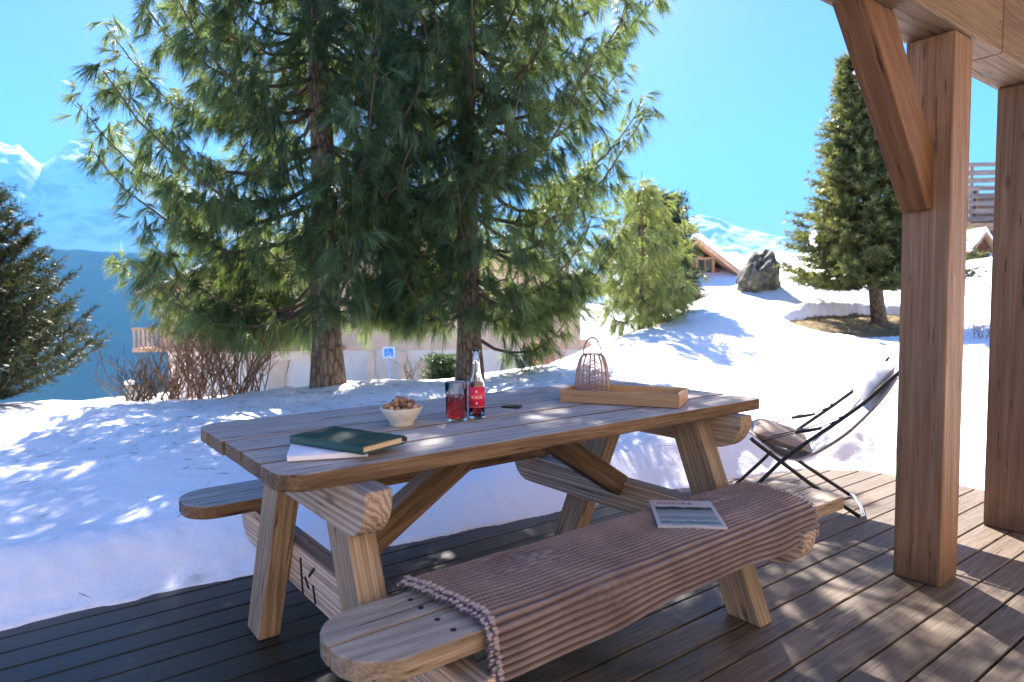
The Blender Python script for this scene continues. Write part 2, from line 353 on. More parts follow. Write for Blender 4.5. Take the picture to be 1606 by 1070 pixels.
def fbm(x, y, scale, octv=4, seed=0.0, gain=.5):
    """vectorised value noise"""
    out = np.zeros(x.shape); a = 1.0; tot = 0
    for o in range(octv):
        f = 2 ** o / scale; xx = x * f + seed * 17.3 + o * 5.1; yy = y * f - seed * 9.7 + o * 3.3
        xi = np.floor(xx).astype(np.int64); yi = np.floor(yy).astype(np.int64); fx = xx - xi; fy = yy - yi
        fx = fx * fx * fx * (fx * (fx * 6 - 15) + 10); fy = fy * fy * fy * (fy * (fy * 6 - 15) + 10)
        def h(i, j):
            n = (i * 374761393 + j * 668265263 + int(seed * 1000) * 1274126177) & 0x7fffffff
            n = ((n ^ (n >> 13)) * 1274126177) & 0x7fffffff; n = n ^ (n >> 16); return (n & 0xffff) / 65535.0
        v = (h(xi, yi) * (1 - fx) + h(xi + 1, yi) * fx) * (1 - fy) + (h(xi, yi + 1) * (1 - fx) + h(xi + 1, yi + 1) * fx) * fy
        out += a * (v * 2 - 1); tot += a; a *= gain
    return out / tot
SPR = at(1385, 505, 12)                    # foot of the spruce on the slope
def snow_height(X, Y):
    """X right, Y ahead of camera (metres)"""
    z = terrain(X, Y)
    u = CAM.x + cw * X + sw * Y; v = CAM.y - sw * X + cw * Y
    r = np.hypot(X, Y)
    z = z + fbm(u, v, .95, 3, 1.0) * .028 * np.clip(r / 3, .5, 2.0) + fbm(u, v, .22, 3, 2.0) * .011 + np.maximum(fbm(u, v, .13, 2, 11.0) - .25, 0) * .05 * np.clip(3.2 - r, 0, 1)
    z = z + np.maximum(fbm(u, v, 2.6, 2, 3.0), 0) * .05 * np.clip((r - 3) / 4, 0, 2)
    # footprints below the slope on the right
    for px, py, d in [(1352, 665, 4.55), (1366, 676, 4.45), (1358, 690, 4.3), (1372, 702, 4.2), (1362, 655, 4.8), (1380, 640, 5.1), (1375, 712, 4.1), (1346, 700, 4.2)]:
        p = at(px, py, d); dd = ((u - p.x) ** 2 + (v - p.y) ** 2) / .055 ** 2; z = z - .05 * np.exp(-dd) + .012 * np.exp(-dd / 3)
    # thawed hollow round the spruce foot
    p0 = SPR; ea = (u - p0.x) * cw - (v - p0.y) * sw; ed = (u - p0.x) * sw + (v - p0.y) * cw; e = np.hypot((ea + .4) / 1.75, (ed - .55 * ea + .1) / .85)
    e = e + fbm(u, v, .5, 3, 5.0) * .12
    z = z - .5 * (1 - smooth01((e - .92) / .14))
    z = z + .10 * np.exp(-((e - 1.18) / .16) ** 2) * smooth01((ed - .55 * ea + .4) / .6)
    # edge of the deck: a small bank
    sd = sdf_poly(u, v, DECK) + fbm(u, v, .35, 3, 4.0) * .035 + fbm(u, v, .09, 2, 6.0) * .012
    k = .38 * smooth01((sd + .012) / .05) + .62 * smooth01(sd / .42)
    z = -.12 + (z + .12) * k - .25 * (sd < -.03)
    return z, sd
rr = np.concatenate([np.geomspace(1.3, 9, 330), np.geomspace(9.02, 70, 190)])
aa = np.concatenate([np.linspace(-180, -44, 170), np.linspace(-43.8, 43.8, 640), np.linspace(44, 180, 170)]) * math.pi / 180
AA, RR = np.meshgrid(aa, rr); X = RR * np.sin(AA); Y = RR * np.cos(AA)
Z, SD = snow_height(X, Y)
U = CAM.x + cw * X + sw * Y; V = CAM.y - sw * X + cw * Y
nr, na = X.shape; idx = np.arange(nr * na).reshape(nr, na)
Fq = np.stack([idx[:-1, :-1], idx[:-1, 1:], idx[1:, 1:], idx[1:, :-1]], -1).reshape(-1, 4)
keep = (SD.ravel()[Fq] > -.10).any(1); Fq = Fq[keep][:, ::-1]
dirt_shade = np.exp(-np.maximum(SD, 0) / .07) * .5 + .6 * np.exp(-(np.maximum(SD, 0) / .022) ** 2) * (fbm(U, V, .3, 2, 12.0) > -.25) + .55 * np.exp(-(((U + .82) / .13) ** 2 + ((V - 1.04) / .07) ** 2))  # dirt near the deck and one spot, plus painted shade along the contact
o = np_mesh('snow', np.stack([U, V, Z], -1).reshape(-1, 3), Fq, M['snow'], smooth=True, extra={'dirt_shade': dirt_shade.ravel()}); tag(o, kind='structure')
def ground_z(x, y):
    d = Vector((x, y, 0)) - Vector((CAM.x, CAM.y, 0)); a = np.array([d.dot(RGT)]); b = np.array([d.dot(FWD)])
    return float(snow_height(a, b)[0][0])

def hill_mat():
    m, nt, b = newmat('mountain_side'); geo = N(nt, 'ShaderNodeNewGeometry'); s = N(nt, 'ShaderNodeSeparateXYZ'); nt.links.new(geo.outputs['Normal'], s.inputs[0])
    s2 = N(nt, 'ShaderNodeSeparateXYZ'); nt.links.new(geo.outputs['Position'], s2.inputs[0])
    n = noise_tex(nt, geo.outputs['Position'], .006, 8, .65); n2 = noise_tex(nt, geo.outputs['Position'], .03, 6, .7)
    rock = ramp(nt, math_(nt, 'ADD', s.outputs['Z'], math_(nt, 'MULTIPLY', n, .5)), [(.80, (1, 1, 1)), (.93, (0, 0, 0))])
    c = mix(nt, math_(nt, 'MULTIPLY', rock, .75), (.86, .87, .9), (.13, .12, .13))
    fmask = attr(nt, 'forest').outputs['Fac']
    fm = ramp(nt, math_(nt, 'ADD', math_(nt, 'MULTIPLY', n2, .9), math_(nt, 'SUBTRACT', fmask, .72)), [(.42, (0, 0, 0)), (.5, (1, 1, 1))])
    c = mix(nt, fm, c, (.014, .024, .028))
    nt.links.new(c, b.inputs['Base Color']); b.inputs['Roughness'].default_value = .9; b.inputs['Specular IOR Level'].default_value = 0
    return m
M['hill'] = hill_mat()
ra = np.concatenate([np.geomspace(62, 900, 40), np.geomspace(930, 4400, 150), np.linspace(4430, 6700, 170), np.linspace(6750, 9000, 30)])
ha = np.linspace(-95, 95, 760) * math.pi / 180
HA, HR = np.meshgrid(ha, ra); HX = HR * np.sin(HA); HY = HR * np.cos(HA)
deg = np.degrees(HA)
edge = terrain(62 * np.sin(ha), 62 * np.cos(ha))[None, :]
t = np.log(HR / 62) / math.log(900 / 62)
low = edge * (1 - smooth01(t)) - 330 * smooth01(t)
low = np.where(deg > 8, edge * (1 - smooth01(t)) - 120 * smooth01(t), low)
def lerp_tab(x, tab): xs, ys = zip(*tab); return np.interp(x, xs, ys)
pxs = lambda px: math.degrees(math.atan((px - 803) / F))
# near wooded ridge across the valley (crest about 2.9 km away)
rid = lerp_tab(deg, [(-95, 330), (pxs(-200), 290), (pxs(40), 205), (pxs(110), 198), (pxs(230), 198), (pxs(420), 160), (pxs(700), 40), (pxs(1000), -40), (95, -40)])
rid = rid + fbm(HX, HY, 260, 4, 1.5) * 26
f1 = smooth01((HR - 1000) / 1900) * (1 - .85 * smooth01((HR - 2900) / 500))
# high snow range (crest about 6.4 km away)
pk = lerp_tab(deg, [(-95, 1300), (pxs(-300), 1200), (pxs(-40), 1100), (pxs(15), 1180), (pxs(45), 1165), (pxs(78), 1025), (pxs(125), 1195), (pxs(170), 1150), (pxs(215), 1180), (pxs(270), 960), (pxs(400), 800), (pxs(700), 620), (pxs(1000), 430), (pxs(1105), 455), (pxs(1150), 375), (pxs(1210), 260), (pxs(1260), 190), (pxs(1500), 140), (95, 200)])
f2 = smooth01((HR - 4550) / 1900) * (1 - .6 * smooth01((HR - 6500) / 2200))
rg = 1 - np.abs(fbm(HX, HY, 1500, 5, 2.5, .52)) * 2
spur = 1 - np.abs(fbm(HX * cw + HY * sw, (HY * cw - HX * sw) * .35, 900, 4, 7.5)) * 2
HZ = low + (rid + 330) * f1 + (pk + 330) * f2 * (.97 + .10 * (rg - .6) * (1 - .5 * smooth01(f2 * 1.0)) + .05 * (spur - .5) * f2)
HZ = HZ + (1 - 2 * np.abs(fbm(HX, HY, 420, 5, 9.5, .55))) * 70 * f2 + fbm(HX, HY, 120, 4, 8.5) * 14 * smooth01((HR - 1200) / 1500)
forest = np.where(HR < 3300, 1.03 * smooth01((HR - 500) / 600) * np.where(deg < 5, 1, .5), np.clip(.62 - (HZ - 330) / 500, -1, .62))
nr, na = HX.shape; idx = np.arange(nr * na).reshape(nr, na)
Fq = np.stack([idx[:-1, :-1], idx[1:, :-1], idx[1:, 1:], idx[:-1, 1:]], -1).reshape(-1, 4)
HU = CAM.x + cw * HX + sw * HY; HV = CAM.y - sw * HX + cw * HY
o = np_mesh('mountains', np.stack([HU, HV, HZ], -1).reshape(-1, 3), Fq, M['hill'], smooth=True, extra={'forest': forest.ravel()}); tag(o, kind='structure')

# air
hz = MB(); cc = Vector((CAM.x, CAM.y, 0)); S = 9600
hz.box((cc.x - S, cc.y - S, -420), (cc.x + S, cc.y + S, 2000))
m = bpy.data.materials.new('haze'); m.use_nodes = True; nt = m.node_tree; nt.nodes.clear()
out = N(nt, 'ShaderNodeOutputMaterial'); pv = N(nt, 'ShaderNodeVolumePrincipled'); nt.links.new(pv.outputs[0], out.inputs['Volume'])
pv.inputs['Color'].default_value = (.12, .45, 1, 1); pv.inputs['Density'].default_value = 1.7e-4; pv.inputs['Anisotropy'].default_value = 0.0
o = hz.build('haze', m); tag(o, kind='stuff')

# ------------------------------------------------------------------ deck
b = MB(); pitch = .125; v0 = -.9275
k = -30
while True:
    va = v0 + k * pitch + .004; vb = va + pitch - .008
    if va > 1.25: break
    u0, u1 = -6.5, 3.13
    if k % 3 == 0: segs = [(u0, -2.6), (-2.597, u1)]
    else: segs = [(u0, -4.4), (-4.397, u1)]
    for a_, b_ in segs:
        b.box((a_, va, -.028 + random.uniform(-.001, .001)), (b_, vb, random.uniform(-.0015, 0)), 0)
    k += 1
o = b.build('deck', M['deck'], bevel=.0035); tag(o, kind='structure')
b = MB()
for x in np.arange(-6.3, 3.2, .6): b.box((x, -4.6, -.2), (x + .06, 1.15, -.03), 1)
o = b.build('deck_joists', M['deck']); tag(o, kind='structure')

# ------------------------------------------------------------------ picnic table
def rounded_end(u0, u1, va, vb, rl_near=0, rl_far=0, rr_near=0, rr_far=0, n=8):
    """outline of a board u0..u1 x va..vb with optional corner radii (left near/far, right near/far)"""
    P = []
    def arc(cx, cy, r, a0, a1):
        if r <= 0: P.append((cx, cy)); return
        for i in range(n + 1):
            a = R(a0 + (a1 - a0) * i / n); P.append((cx + r * math.cos(a), cy + r * math.sin(a)))
    arc(u0 + rl_near, va + rl_near, rl_near, 180, 270); arc(u1 - rr_near, va + rr_near, rr_near, 270, 360)
    arc(u1 - rr_far, vb - rr_far, rr_far, 0, 90); arc(u0 + rl_far, vb - rl_far, rl_far, 90, 180)
    return P
T = empty('picnic_table', (0, 0, 0), 'weathered wooden picnic table with attached benches standing on the deck', 'picnic table')
X3, Y3, Z3 = (1, 0, 0), (0, 1, 0), (0, 0, 1)
b = MB(); L2, W2 = .924, .414; pw = 2 * W2 / 5
for i in range(5):
    va = -W2 + i * pw + (.005 if i else 0); vb = -W2 + (i + 1) * pw - (.005 if i < 4 else 0)
    du = random.uniform(-.003, .003)
    P = rounded_end(-L2 + du, L2 + du, va, vb, .075 if i == 0 else 0, .075 if i == 4 else 0, .02 if i == 0 else 0, .02 if i == 4 else 0)
    b.prism(P, (0, 0, .708 + random.uniform(-.002, 0)), X3, Y3, Z3, .042, 0)
b.build('tabletop', M['table'], T, bevel=.004)
for side in (-1, 1):
    b = MB(); e0, e1 = -.91, .895
    lo, mid, hi = .497, .629, .762
    if side < 0:
        b.prism(rounded_end(e0, e1, -mid + .003, -lo, 0, .105, 0, .02), (0, 0, .406), X3, Y3, Z3, .045, 0)
        b.prism(rounded_end(e0, e1, -hi, -mid - .003, .115, 0, .02, 0), (0, 0, .406), X3, Y3, Z3, .045, 0)
        bench_o = b.build('bench_seat', M['bench'], T, bevel=.004)
    else:
        b.prism(rounded_end(e0 - .03, e1, lo, mid - .003, .105, 0, .05, 0), (0, 0, .406), X3, Y3, Z3, .045, 0)
        b.prism(rounded_end(e0 - .03, e1, mid + .003, hi, 0, .115, 0, .05), (0, 0, .406), X3, Y3, Z3, .045, 0)
        b.build('bench_seat', M['table'], T, bevel=.004)
# screw heads on the near bench
M['screw'] = plain('rusty_screw', (.03, .025, .022), .6, metal=.6)
for u in (-.68, -.60):
    for v in (-.545, -.595, -.665, -.725):
        b = MB(); b.lathe([(.0, .002), (.006, .0018), (.0068, 0)], (u + random.uniform(-.004, .004), v, .451), 10); b.build('screw_head', M['screw'], bench_o)
def leg(u0, u1, v0, v1, ztop):
    b = MB(); h = .068
    dv = (v1 - v0) / .708; vt = v0 + dv * ztop
    b.prism([(v0 - h, 0), (v0 + h, 0), (vt + h, ztop), (vt - h, ztop)], (u0, 0, 0), Y3, Z3, X3, u1 - u0, 1)
    b.gc = [(v[2] + 3 * u0, v[0] + 7 * v0, v[1] - v0 - dv * v[2]) for v in b.v]
    b.build('leg', M['leg'], T, bevel=.005)
leg(-.765, -.692, .445, .13, .706); leg(-.765, -.692, -.56, -.27, .578)
leg(.632, .705, .43, .12, .706); leg(.632, .705, -.54, -.255, .706)
def beam_profile(vn, vf, z0, z1, r, rn=True, rf=True, n=9):
    """side view of a cross beam: lower corners rounded"""
    P = []
    def arc(cx, cz, r, a0, a1):
        for i in range(n + 1):
            a = R(a0 + (a1 - a0) * i / n); P.append((cx + r * math.cos(a), cz + r * math.sin(a)))
    if rn: arc(vn + r, z0 + r, r, 180, 270)
    else: P.append((vn, z0))
    if rf: arc(vf - r, z0 + r, r, 270, 360)
    else: P.append((vf, z0))
    P += [(vf, z1), (vn, z1)]; return P
def xbeam(name, u0, u1, *a, mat=None, **k):
    b = MB(); b.prism(beam_profile(*a, **k), (u0, 0, 0), Y3, Z3, X3, u1 - u0, 0)
    return b.build(name, mat or M['endgrain'], T, bevel=.004)
xbeam('upper_crossbeam', -.770, -.700, -.505, .062, .580, .7065, .11, rf=False)
lb = xbeam('lower_crossbeam', -.690, -.622, -.80, .83, .225, .365, .115)
xbeam('upper_crossbeam', .7065, .778, -.47, .47, .580, .7065, .11, mat=M['leg'])
xbeam('lower_crossbeam', .560, .630, -.80, .70, .275, .402, .11)
# burnt mark on the near end beam
b = MB()
for (a0, c0), (a1, c1), wd in [((.154, .338), (.141, .229), .0085), ((.037, .340), (.083, .302), .0085), ((.118, .288), (.088, .262), .0085), ((.051, .285), (.035, .233), .0085)]:
    b.bar((-.6915, a0, c0), (-.6915, a1, c1), .0085, .004, (0, 1, 0))
b.build('burnt_mark', M['mark'], lb, label='dark angular mark burnt into the beam')
for p, q in [((-.06, 0, .69), (-.622, 0, .345)), ((.09, 0, .69), (.56, 0, .385))]:
    b = MB(); b.bar(p, q, .072, .085, (0, 1, 0)); b.build('brace', M['table'], T, bevel=.003)
b = MB(); b.box((-.035, -.22, .67), (.065, .22, .7065), 1); b.build('centre_batten', M['table'], T, bevel=.003)
for v in (-.30, .30):
    b = MB(); b.box((-.69, v - .03, .665), (.70, v + .03, .7065), 0) if v > 0 else None
    if v > 0: b.build('rail', M['table'], T, bevel=.003)

# ------------------------------------------------------------------ knitted throw on the near bench
def knit_mat():
    m, nt, b = newmat('knitted_wool'); tc = N(nt, 'ShaderNodeTexCoord'); p = tc.outputs['Object']
    rib = attr(nt, 'rib').outputs['Fac']; n = noise_tex(nt, p, 7, 4); n2 = noise_tex(nt, p, 220, 4, .7)
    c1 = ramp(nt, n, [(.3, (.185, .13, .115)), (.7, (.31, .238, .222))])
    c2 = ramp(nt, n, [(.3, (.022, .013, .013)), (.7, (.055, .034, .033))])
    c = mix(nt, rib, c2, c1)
    nt.links.new(c, b.inputs['Base Color']); b.inputs['Roughness'].default_value = .95; b.inputs['Specular IOR Level'].default_value = .1
    b.inputs['Sheen Weight'].default_value = .35; b.inputs['Sheen Tint'].default_value = (.75, .65, .8, 1)
    bump(nt, b, n2, .8, .004); return m
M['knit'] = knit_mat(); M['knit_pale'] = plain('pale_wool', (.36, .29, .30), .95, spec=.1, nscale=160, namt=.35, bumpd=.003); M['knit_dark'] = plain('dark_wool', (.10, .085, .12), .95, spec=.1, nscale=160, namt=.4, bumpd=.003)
B = empty('knitted_throw', (0, -.63, .451), 'brown chunky ribbed knitted throw draped along the near bench', 'blanket')
def throw_path(s, u):
    """s in 0..1 over the width: inner edge, top, rolled front edge, hanging flap"""
    flap = .345 + .03 * (u + .6) / 1.3; rad = .03
    top_len = .742 - .478; arc = rad * math.pi / 2; hang = .462 - rad - flap; inner = .02
    tot = inner + top_len + arc + hang; d = s * tot
    if d < inner: return (-.475, .452 + d * .5, 0, (0, .5, .8))
    d -= inner
    if d < top_len:
        return (-.478 - d, .4645 + .004 * math.sin(d / top_len * math.pi), 0, (0, 0, 1))
    d -= top_len
    if d < arc:
        a = d / rad; return (-.742 - rad * math.sin(a), .4645 - rad + rad * math.cos(a), 0, (0, -math.sin(a), math.cos(a)))
    d -= arc; return (-.772 - .012 * (d / hang) ** 1.5, .4345 - d, 1, (0, -1, 0))
NS, NU = 230, 300; vs, rib_at = [], []; NR = 26
for j in range(NU + 1):
    for i in range(NS + 1):
        s = i / NS; t_ = j / NU
        ul = -.658 + .045 * min(1, s / .62); ur = .715 - .06 * max(0, s - .1) - .03 * max(0, s - .6)
        u = ul + (ur - ul) * t_
        y, z, _, nn = throw_path(s, u)
        slack = noise.noise(Vector((u * 2.2, s * 3, 3.3))) * .5 + .5
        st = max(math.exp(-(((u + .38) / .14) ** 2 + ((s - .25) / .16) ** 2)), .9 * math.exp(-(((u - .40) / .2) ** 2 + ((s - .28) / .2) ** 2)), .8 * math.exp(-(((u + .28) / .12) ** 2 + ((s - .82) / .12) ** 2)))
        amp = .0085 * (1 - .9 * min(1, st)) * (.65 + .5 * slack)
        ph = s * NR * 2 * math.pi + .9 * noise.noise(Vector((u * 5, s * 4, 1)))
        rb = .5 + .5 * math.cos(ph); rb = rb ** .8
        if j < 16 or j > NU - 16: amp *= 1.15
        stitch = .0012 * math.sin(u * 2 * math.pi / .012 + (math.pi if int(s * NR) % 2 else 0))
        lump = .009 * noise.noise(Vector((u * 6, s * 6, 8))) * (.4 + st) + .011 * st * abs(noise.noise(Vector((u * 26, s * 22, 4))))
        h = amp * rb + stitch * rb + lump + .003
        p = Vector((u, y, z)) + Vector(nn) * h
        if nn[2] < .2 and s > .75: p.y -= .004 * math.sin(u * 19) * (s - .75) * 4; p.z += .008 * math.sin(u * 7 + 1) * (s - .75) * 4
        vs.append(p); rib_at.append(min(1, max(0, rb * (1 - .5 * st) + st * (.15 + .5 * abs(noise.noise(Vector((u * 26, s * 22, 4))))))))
idx = np.arange((NU + 1) * (NS + 1)).reshape(NU + 1, NS + 1)
Fq = np.stack([idx[:-1, :-1], idx[:-1, 1:], idx[1:, 1:], idx[1:, :-1]], -1).reshape(-1, 4)
vn_ = np.array([tuple(v) for v in vs])
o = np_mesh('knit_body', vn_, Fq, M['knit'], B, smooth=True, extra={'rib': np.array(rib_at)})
sol = o.modifiers.new('thick', 'SOLIDIFY'); sol.thickness = .007; sol.offset = -1
def edge_row(j, mat, du, r, name, step, lift=0):
    b = MB(); d = 0; last = None; kk = 0
    for i in range(0, NS + 1):
        p = vs[j * (NS + 1) + i]
        if last is None or (p - last).length > step:
            last = p; kk += 1
            q = p + Vector((du + random.uniform(-.002, .002), 0, lift))
            b.ball(q, r * random.uniform(.85, 1.15), kk, .25, 1, (1.5, .75, .85))
    return b.build(name, mat, B)
edge_row(0, M['knit_pale'], .004, .0058, 'braided_border', .0068, .003)
edge_row(0, M['knit_dark'], -.004, .0046, 'dark_border', .0070, -.002)
edge_row(0, M['knit_pale'], -.0115, .0052, 'braided_border', .0075, -.003)
edge_row(0, M['knit_dark'], -.018, .004, 'dark_border', .0080, -.007)
edge_row(NU, M['knit_pale'], .004, .0050, 'braided_border', .0085, 0)

# ------------------------------------------------------------------ magazine on the throw
def slab(b, pts, z0, z1, taper=0):
    n = len(pts); b.add([(x, y, z0) for x, y in pts] + [(x, y, z1) for x, y in pts], [tuple(range(n))[::-1], tuple(range(n, 2 * n))] + [(i, (i + 1) % n, (i + 1) % n + n, i + n) for i in range(n)]); return b
def rect(c, ex, ey, a, b_):
    c = Vector(c); ex = Vector(ex); ey = Vector(ey); return [tuple((c + ex * sx * a / 2 + ey * sy * b_ / 2).xy) for sx, sy in ((-1, -1), (1, -1), (1, 1), (-1, 1))]
M['paper'] = plain('paper', (.47, .43, .45), .8); M['ink'] = plain('orange_ink', (.26, .07, .03), .8)
mc = Vector((.238, -.596, .4755)); mex = Vector((.143, -.132)).normalized().to_3d(); mey = Vector((-mex.y, mex.x, 0)); mz = .4775
MG = empty('magazine', mc, 'magazine with a misty landscape cover lying on the knitted throw', 'magazine')
b = MB(); slab(b, rect(mc, mex, mey, .196, .25), mz - .003, mz + .0045); b.build('pages', M['paper'], MG, bevel=.001)
def cover_mat():
    m, nt, b = newmat('magazine_cover'); tc = N(nt, 'ShaderNodeTexCoord'); s = N(nt, 'ShaderNodeSeparateXYZ'); nt.links.new(tc.outputs['Generated'], s.inputs[0])
    gc = attr(nt, 'gc').outputs['Vector']; sv = N(nt, 'ShaderNodeSeparateXYZ'); nt.links.new(gc, sv.inputs[0])
    n = noise_tex(nt, mapping(nt, gc, (5, 16, 1)), 1.0, 5, .6); y = math_(nt, 'ADD', sv.outputs['Y'], math_(nt, 'MULTIPLY', math_(nt, 'SUBTRACT', n, .5), .34))
    c = ramp(nt, y, [(.0, (.28, .34, .37)), (.10, (.08, .12, .125)), (.2, (.32, .38, .41)), (.33, (.16, .20, .21)), (.5, (.30, .32, .35)), (.80, (.16, .19, .19)), (.86, (.015, .025, .03)), (.95, (.02, .03, .035)), (.985, (.45, .41, .40))])
    nt.links.new(c, b.inputs['Base Color']); b.inputs['Roughness'].default_value = .7; b.inputs['Specular IOR Level'].default_value = .2; return m
b = MB(); q = rect(mc - mey * .026, mex, mey, .172, .168); z = mz + .0049
b.add([(x, y, z) for x, y in q] + [(x, y, z + .0004) for x, y in q], [(3, 2, 1, 0), (4, 5, 6, 7), (0, 1, 5, 4), (1, 2, 6, 5), (2, 3, 7, 6), (3, 0, 4, 7)], [(0, 0, 0), (1, 0, 0), (1, 1, 0), (0, 1, 0)] * 2)
b.gc = [(x % 1 if False else x, y, 0) for x, y in [(0, 0), (1, 0), (1, 1), (0, 1)] * 2]
b.build('cover_photo', cover_mat(), MG)
tcv = bpy.data.curves.new('title', 'FONT'); tcv.body = 'INSPIRE'; tcv.size = .030; tcv.extrude = .0002; tcv.space_character = 1.12; tcv.materials.append(M['ink'])
to = bpy.data.objects.new('title', tcv); col.objects.link(to); to.parent = MG
dg = bpy.context.evaluated_depsgraph_get(); tm = bpy.data.meshes.new_from_object(to.evaluated_get(dg)); bpy.data.objects.remove(to); to = bpy.data.objects.new('title', tm); col.objects.link(to); to.parent = MG
to.matrix_local = Matrix.Translation(mex * -.078 + mey * .082 + Vector((0, 0, mz + .0049 - mc.z))) @ Matrix((mex, mey, Vector((0, 0, 1)))).transposed().to_4x4()

# ------------------------------------------------------------------ books on the table
M['whitebook'] = plain('white_cover', (.80, .78, .86), .45); M['pink'] = plain('pink_ink', (.75, .2, .3), .5)
M['green'] = plain('green_cloth', (.008, .055, .05), .38, nscale=300, namt=.15, bumpd=.0004); M['pages'] = plain('cream_pages', (.62, .5, .36), .8, nscale=400, namt=.2)
P_ = [on_z(450, 716, .764).xy, on_z(577, 708, .764).xy]; ex = (P_[1] - P_[0]).normalized().to_3d(); ey = Vector((-ex.y, ex.x, 0)); wl = (P_[1] - P_[0]).length
wc = (P_[0].to_3d() + ex * wl / 2 + ey * .125)
WB = empty('white_notebook', (wc.x, wc.y, .7505), 'thin white notebook under the dark green one on the table', 'notebook')
b = MB(); slab(b, rect(wc, ex, ey, wl, .25), .7505, .7625); b.build('pages', M['whitebook'], WB, bevel=.002)
b = MB(); slab(b, rect(wc, ex, ey, wl + .003, .253), .763, .7645); b.build('cover', M['whitebook'], WB, bevel=.0006)
gl = on_z(454, 684, .785); gn = on_z(569, 702, .785); ex = (gn - gl).xy.normalized().to_3d(); ey = Vector((-ex.y, ex.x, 0)); gw = (gn - gl).xy.length; gd = .185
ge = (on_z(631, 684, .785) - gn); gd = abs(ge.dot(ey)); print('notebook', gw, gd)
gcn = Vector((gl.x, gl.y, 0)) + ex * gw / 2 + ey * gd / 2
GB = empty('green_notebook', (gcn.x, gcn.y, .7655), 'thick dark green hardback notebook lying on the white notebook', 'notebook')
b = MB(); slab(b, rect(gcn + ex * -.003, ex, ey, gw - .012, gd - .01), .769, .784); b.build('page_block', M['pages'], GB, bevel=.001)
b = MB(); slab(b, rect(gcn, ex, ey, gw, gd), .766, .7688); slab(b, rect(gcn, ex, ey, gw, gd), .7843, .787)
sp_ = rect(gcn - ey * (gd / 2 - .0015), ex, ey, gw, .003); slab(b, sp_, .7690, .7841); sp_ = rect(gcn - ex * (gw / 2 - .0015) + ey * .002, ex, ey, .003, gd - .006); 
b.build('cover', M['green'], GB, bevel=.001)
b = MB(); e = gcn + ex * (gw / 2 - .02) + ey * (gd / 2); b.bar((e.x, e.y, .777), (e.x + ey.x * .022, e.y + ey.y * .022, .772), .012, .012, (0, 0, 1)); b.build('pen_loop', plain('black_elastic', (.02, .02, .02), .7), GB, bevel=.002)

# ------------------------------------------------------------------ bowl of nuts
bc = on_z(630, 667, .75); bc.z = .75
BW = empty('bowl', bc, 'small cream ceramic bowl full of nuts on the table', 'bowl')
b = MB(); b.lathe([(.0, .003), (.030, .003), (.034, 0), (.037, .002), (.036, .010), (.048, .024), (.060, .043), (.0665, .056), (.0668, .0585), (.0645, .0585), (.058, .046), (.045, .028), (.02, .014), (0, .012)], bc, 48)
b.build('bowl_body', plain('cream_ceramic', (.66, .62, .53), .35, nscale=40, namt=.06), BW)
def nut_mat(name, c1, c2):
    m, nt, b = newmat(name); tc = N(nt, 'ShaderNodeTexCoord'); n = noise_tex(nt, tc.outputs['Object'], 140, 4, .6)
    nt.links.new(ramp(nt, n, [(.35, c1), (.65, c2)]), b.inputs['Base Color']); b.inputs['Roughness'].default_value = .5; bump(nt, b, n, .8, .003); return m
nm = [nut_mat('nut_shell', (.20, .095, .045), (.40, .22, .11)), nut_mat('dark_nut_shell', (.10, .045, .028), (.22, .10, .055)), nut_mat('pale_nut_shell', (.34, .19, .10), (.56, .36, .21))]
nuts = []; k = 0
layers = [(.034, .046, 10), (.050, .053, 16), (.030, .064, 10), (.049, .060, 9), (.013, .076, 5), (.035, .072, 6)]
placed = []
for rad, hz_, n in layers:
    for i in range(n):
        a = 2 * math.pi * (i + random.uniform(-.2, .2)) / n + hz_ * 90
        p = Vector((rad * math.cos(a), rad * math.sin(a), hz_ + random.uniform(-.003, .004)))
        if any((p - q).length < .0125 for q in placed): continue
        placed.append(p)
        b = MB(); b.ball((0, 0, 0), .0108 * random.uniform(.85, 1.1), k, .22, 2, (1.18, .92, .9)); o = b.build('nut', nm[[0, 0, 1, 2][k % 4]]); o.location = bc + p; o.rotation_euler = (random.uniform(0, 6), random.uniform(0, 6), random.uniform(0, 6))
        tag(o, 'brown shelled nut piled in the cream bowl', 'nut', 'nuts piled in the bowl'); k += 1

# ------------------------------------------------------------------ glass, bottle, phone
M['glass'] = plain('clear_glass', (1, 1, 1), .0, trans=1, ior=1.45); M['drink'] = plain('red_drink', (.75, .03, .04), .0, trans=.92, ior=1.33)
gp = on_z(716, 659, .75); gp.z = .75
GL = empty('drinking_glass', gp, 'straight tumbler half full of dark red drink beside the bottle', 'drinking glass')
b = MB(); b.lathe([(.0, 0), (.0325, 0), (.0335, .002), (.0362, .124), (.0358, .1255), (.0345, .1245), (.0318, .012), (.030, .0085), (0, .008)], gp, 48); b.build('tumbler', M['glass'], GL)
b = MB(); b.lathe([(0, .0086), (.0297, .009), (.0314, .0123), (.0327, .0625), (.0325, .0645), (0, .0640)], gp, 48); b.build('drink', M['drink'], GL)
op = on_z(748, 655, .75); op.z = .75
BO = empty('glass_bottle', op, 'open clear glass bottle with a bright red label behind the tumbler', 'bottle')
outer = [(0, 0), (.024, 0), (.0262, .003), (.0265, .10), (.0255, .112), (.0205, .128), (.0145, .148), (.0115, .175), (.0108, .214), (.0128, .216), (.0128, .224), (.0112, .2255)]
inner = [(.0092, .225), (.0088, .176), (.0118, .149), (.0178, .128), (.0232, .111), (.0243, .10), (.0241, .007), (0, .0055)]
b = MB(); b.lathe(outer + inner, op, 48); b.build('bottle_body', M['glass'], BO)
b = MB(); b.lathe([(0, .0058), (.0238, .0072), (.0240, .098), (.0228, .1095), (.020, .118), (0, .118)], op, 48); b.build('drink', M['drink'], BO)
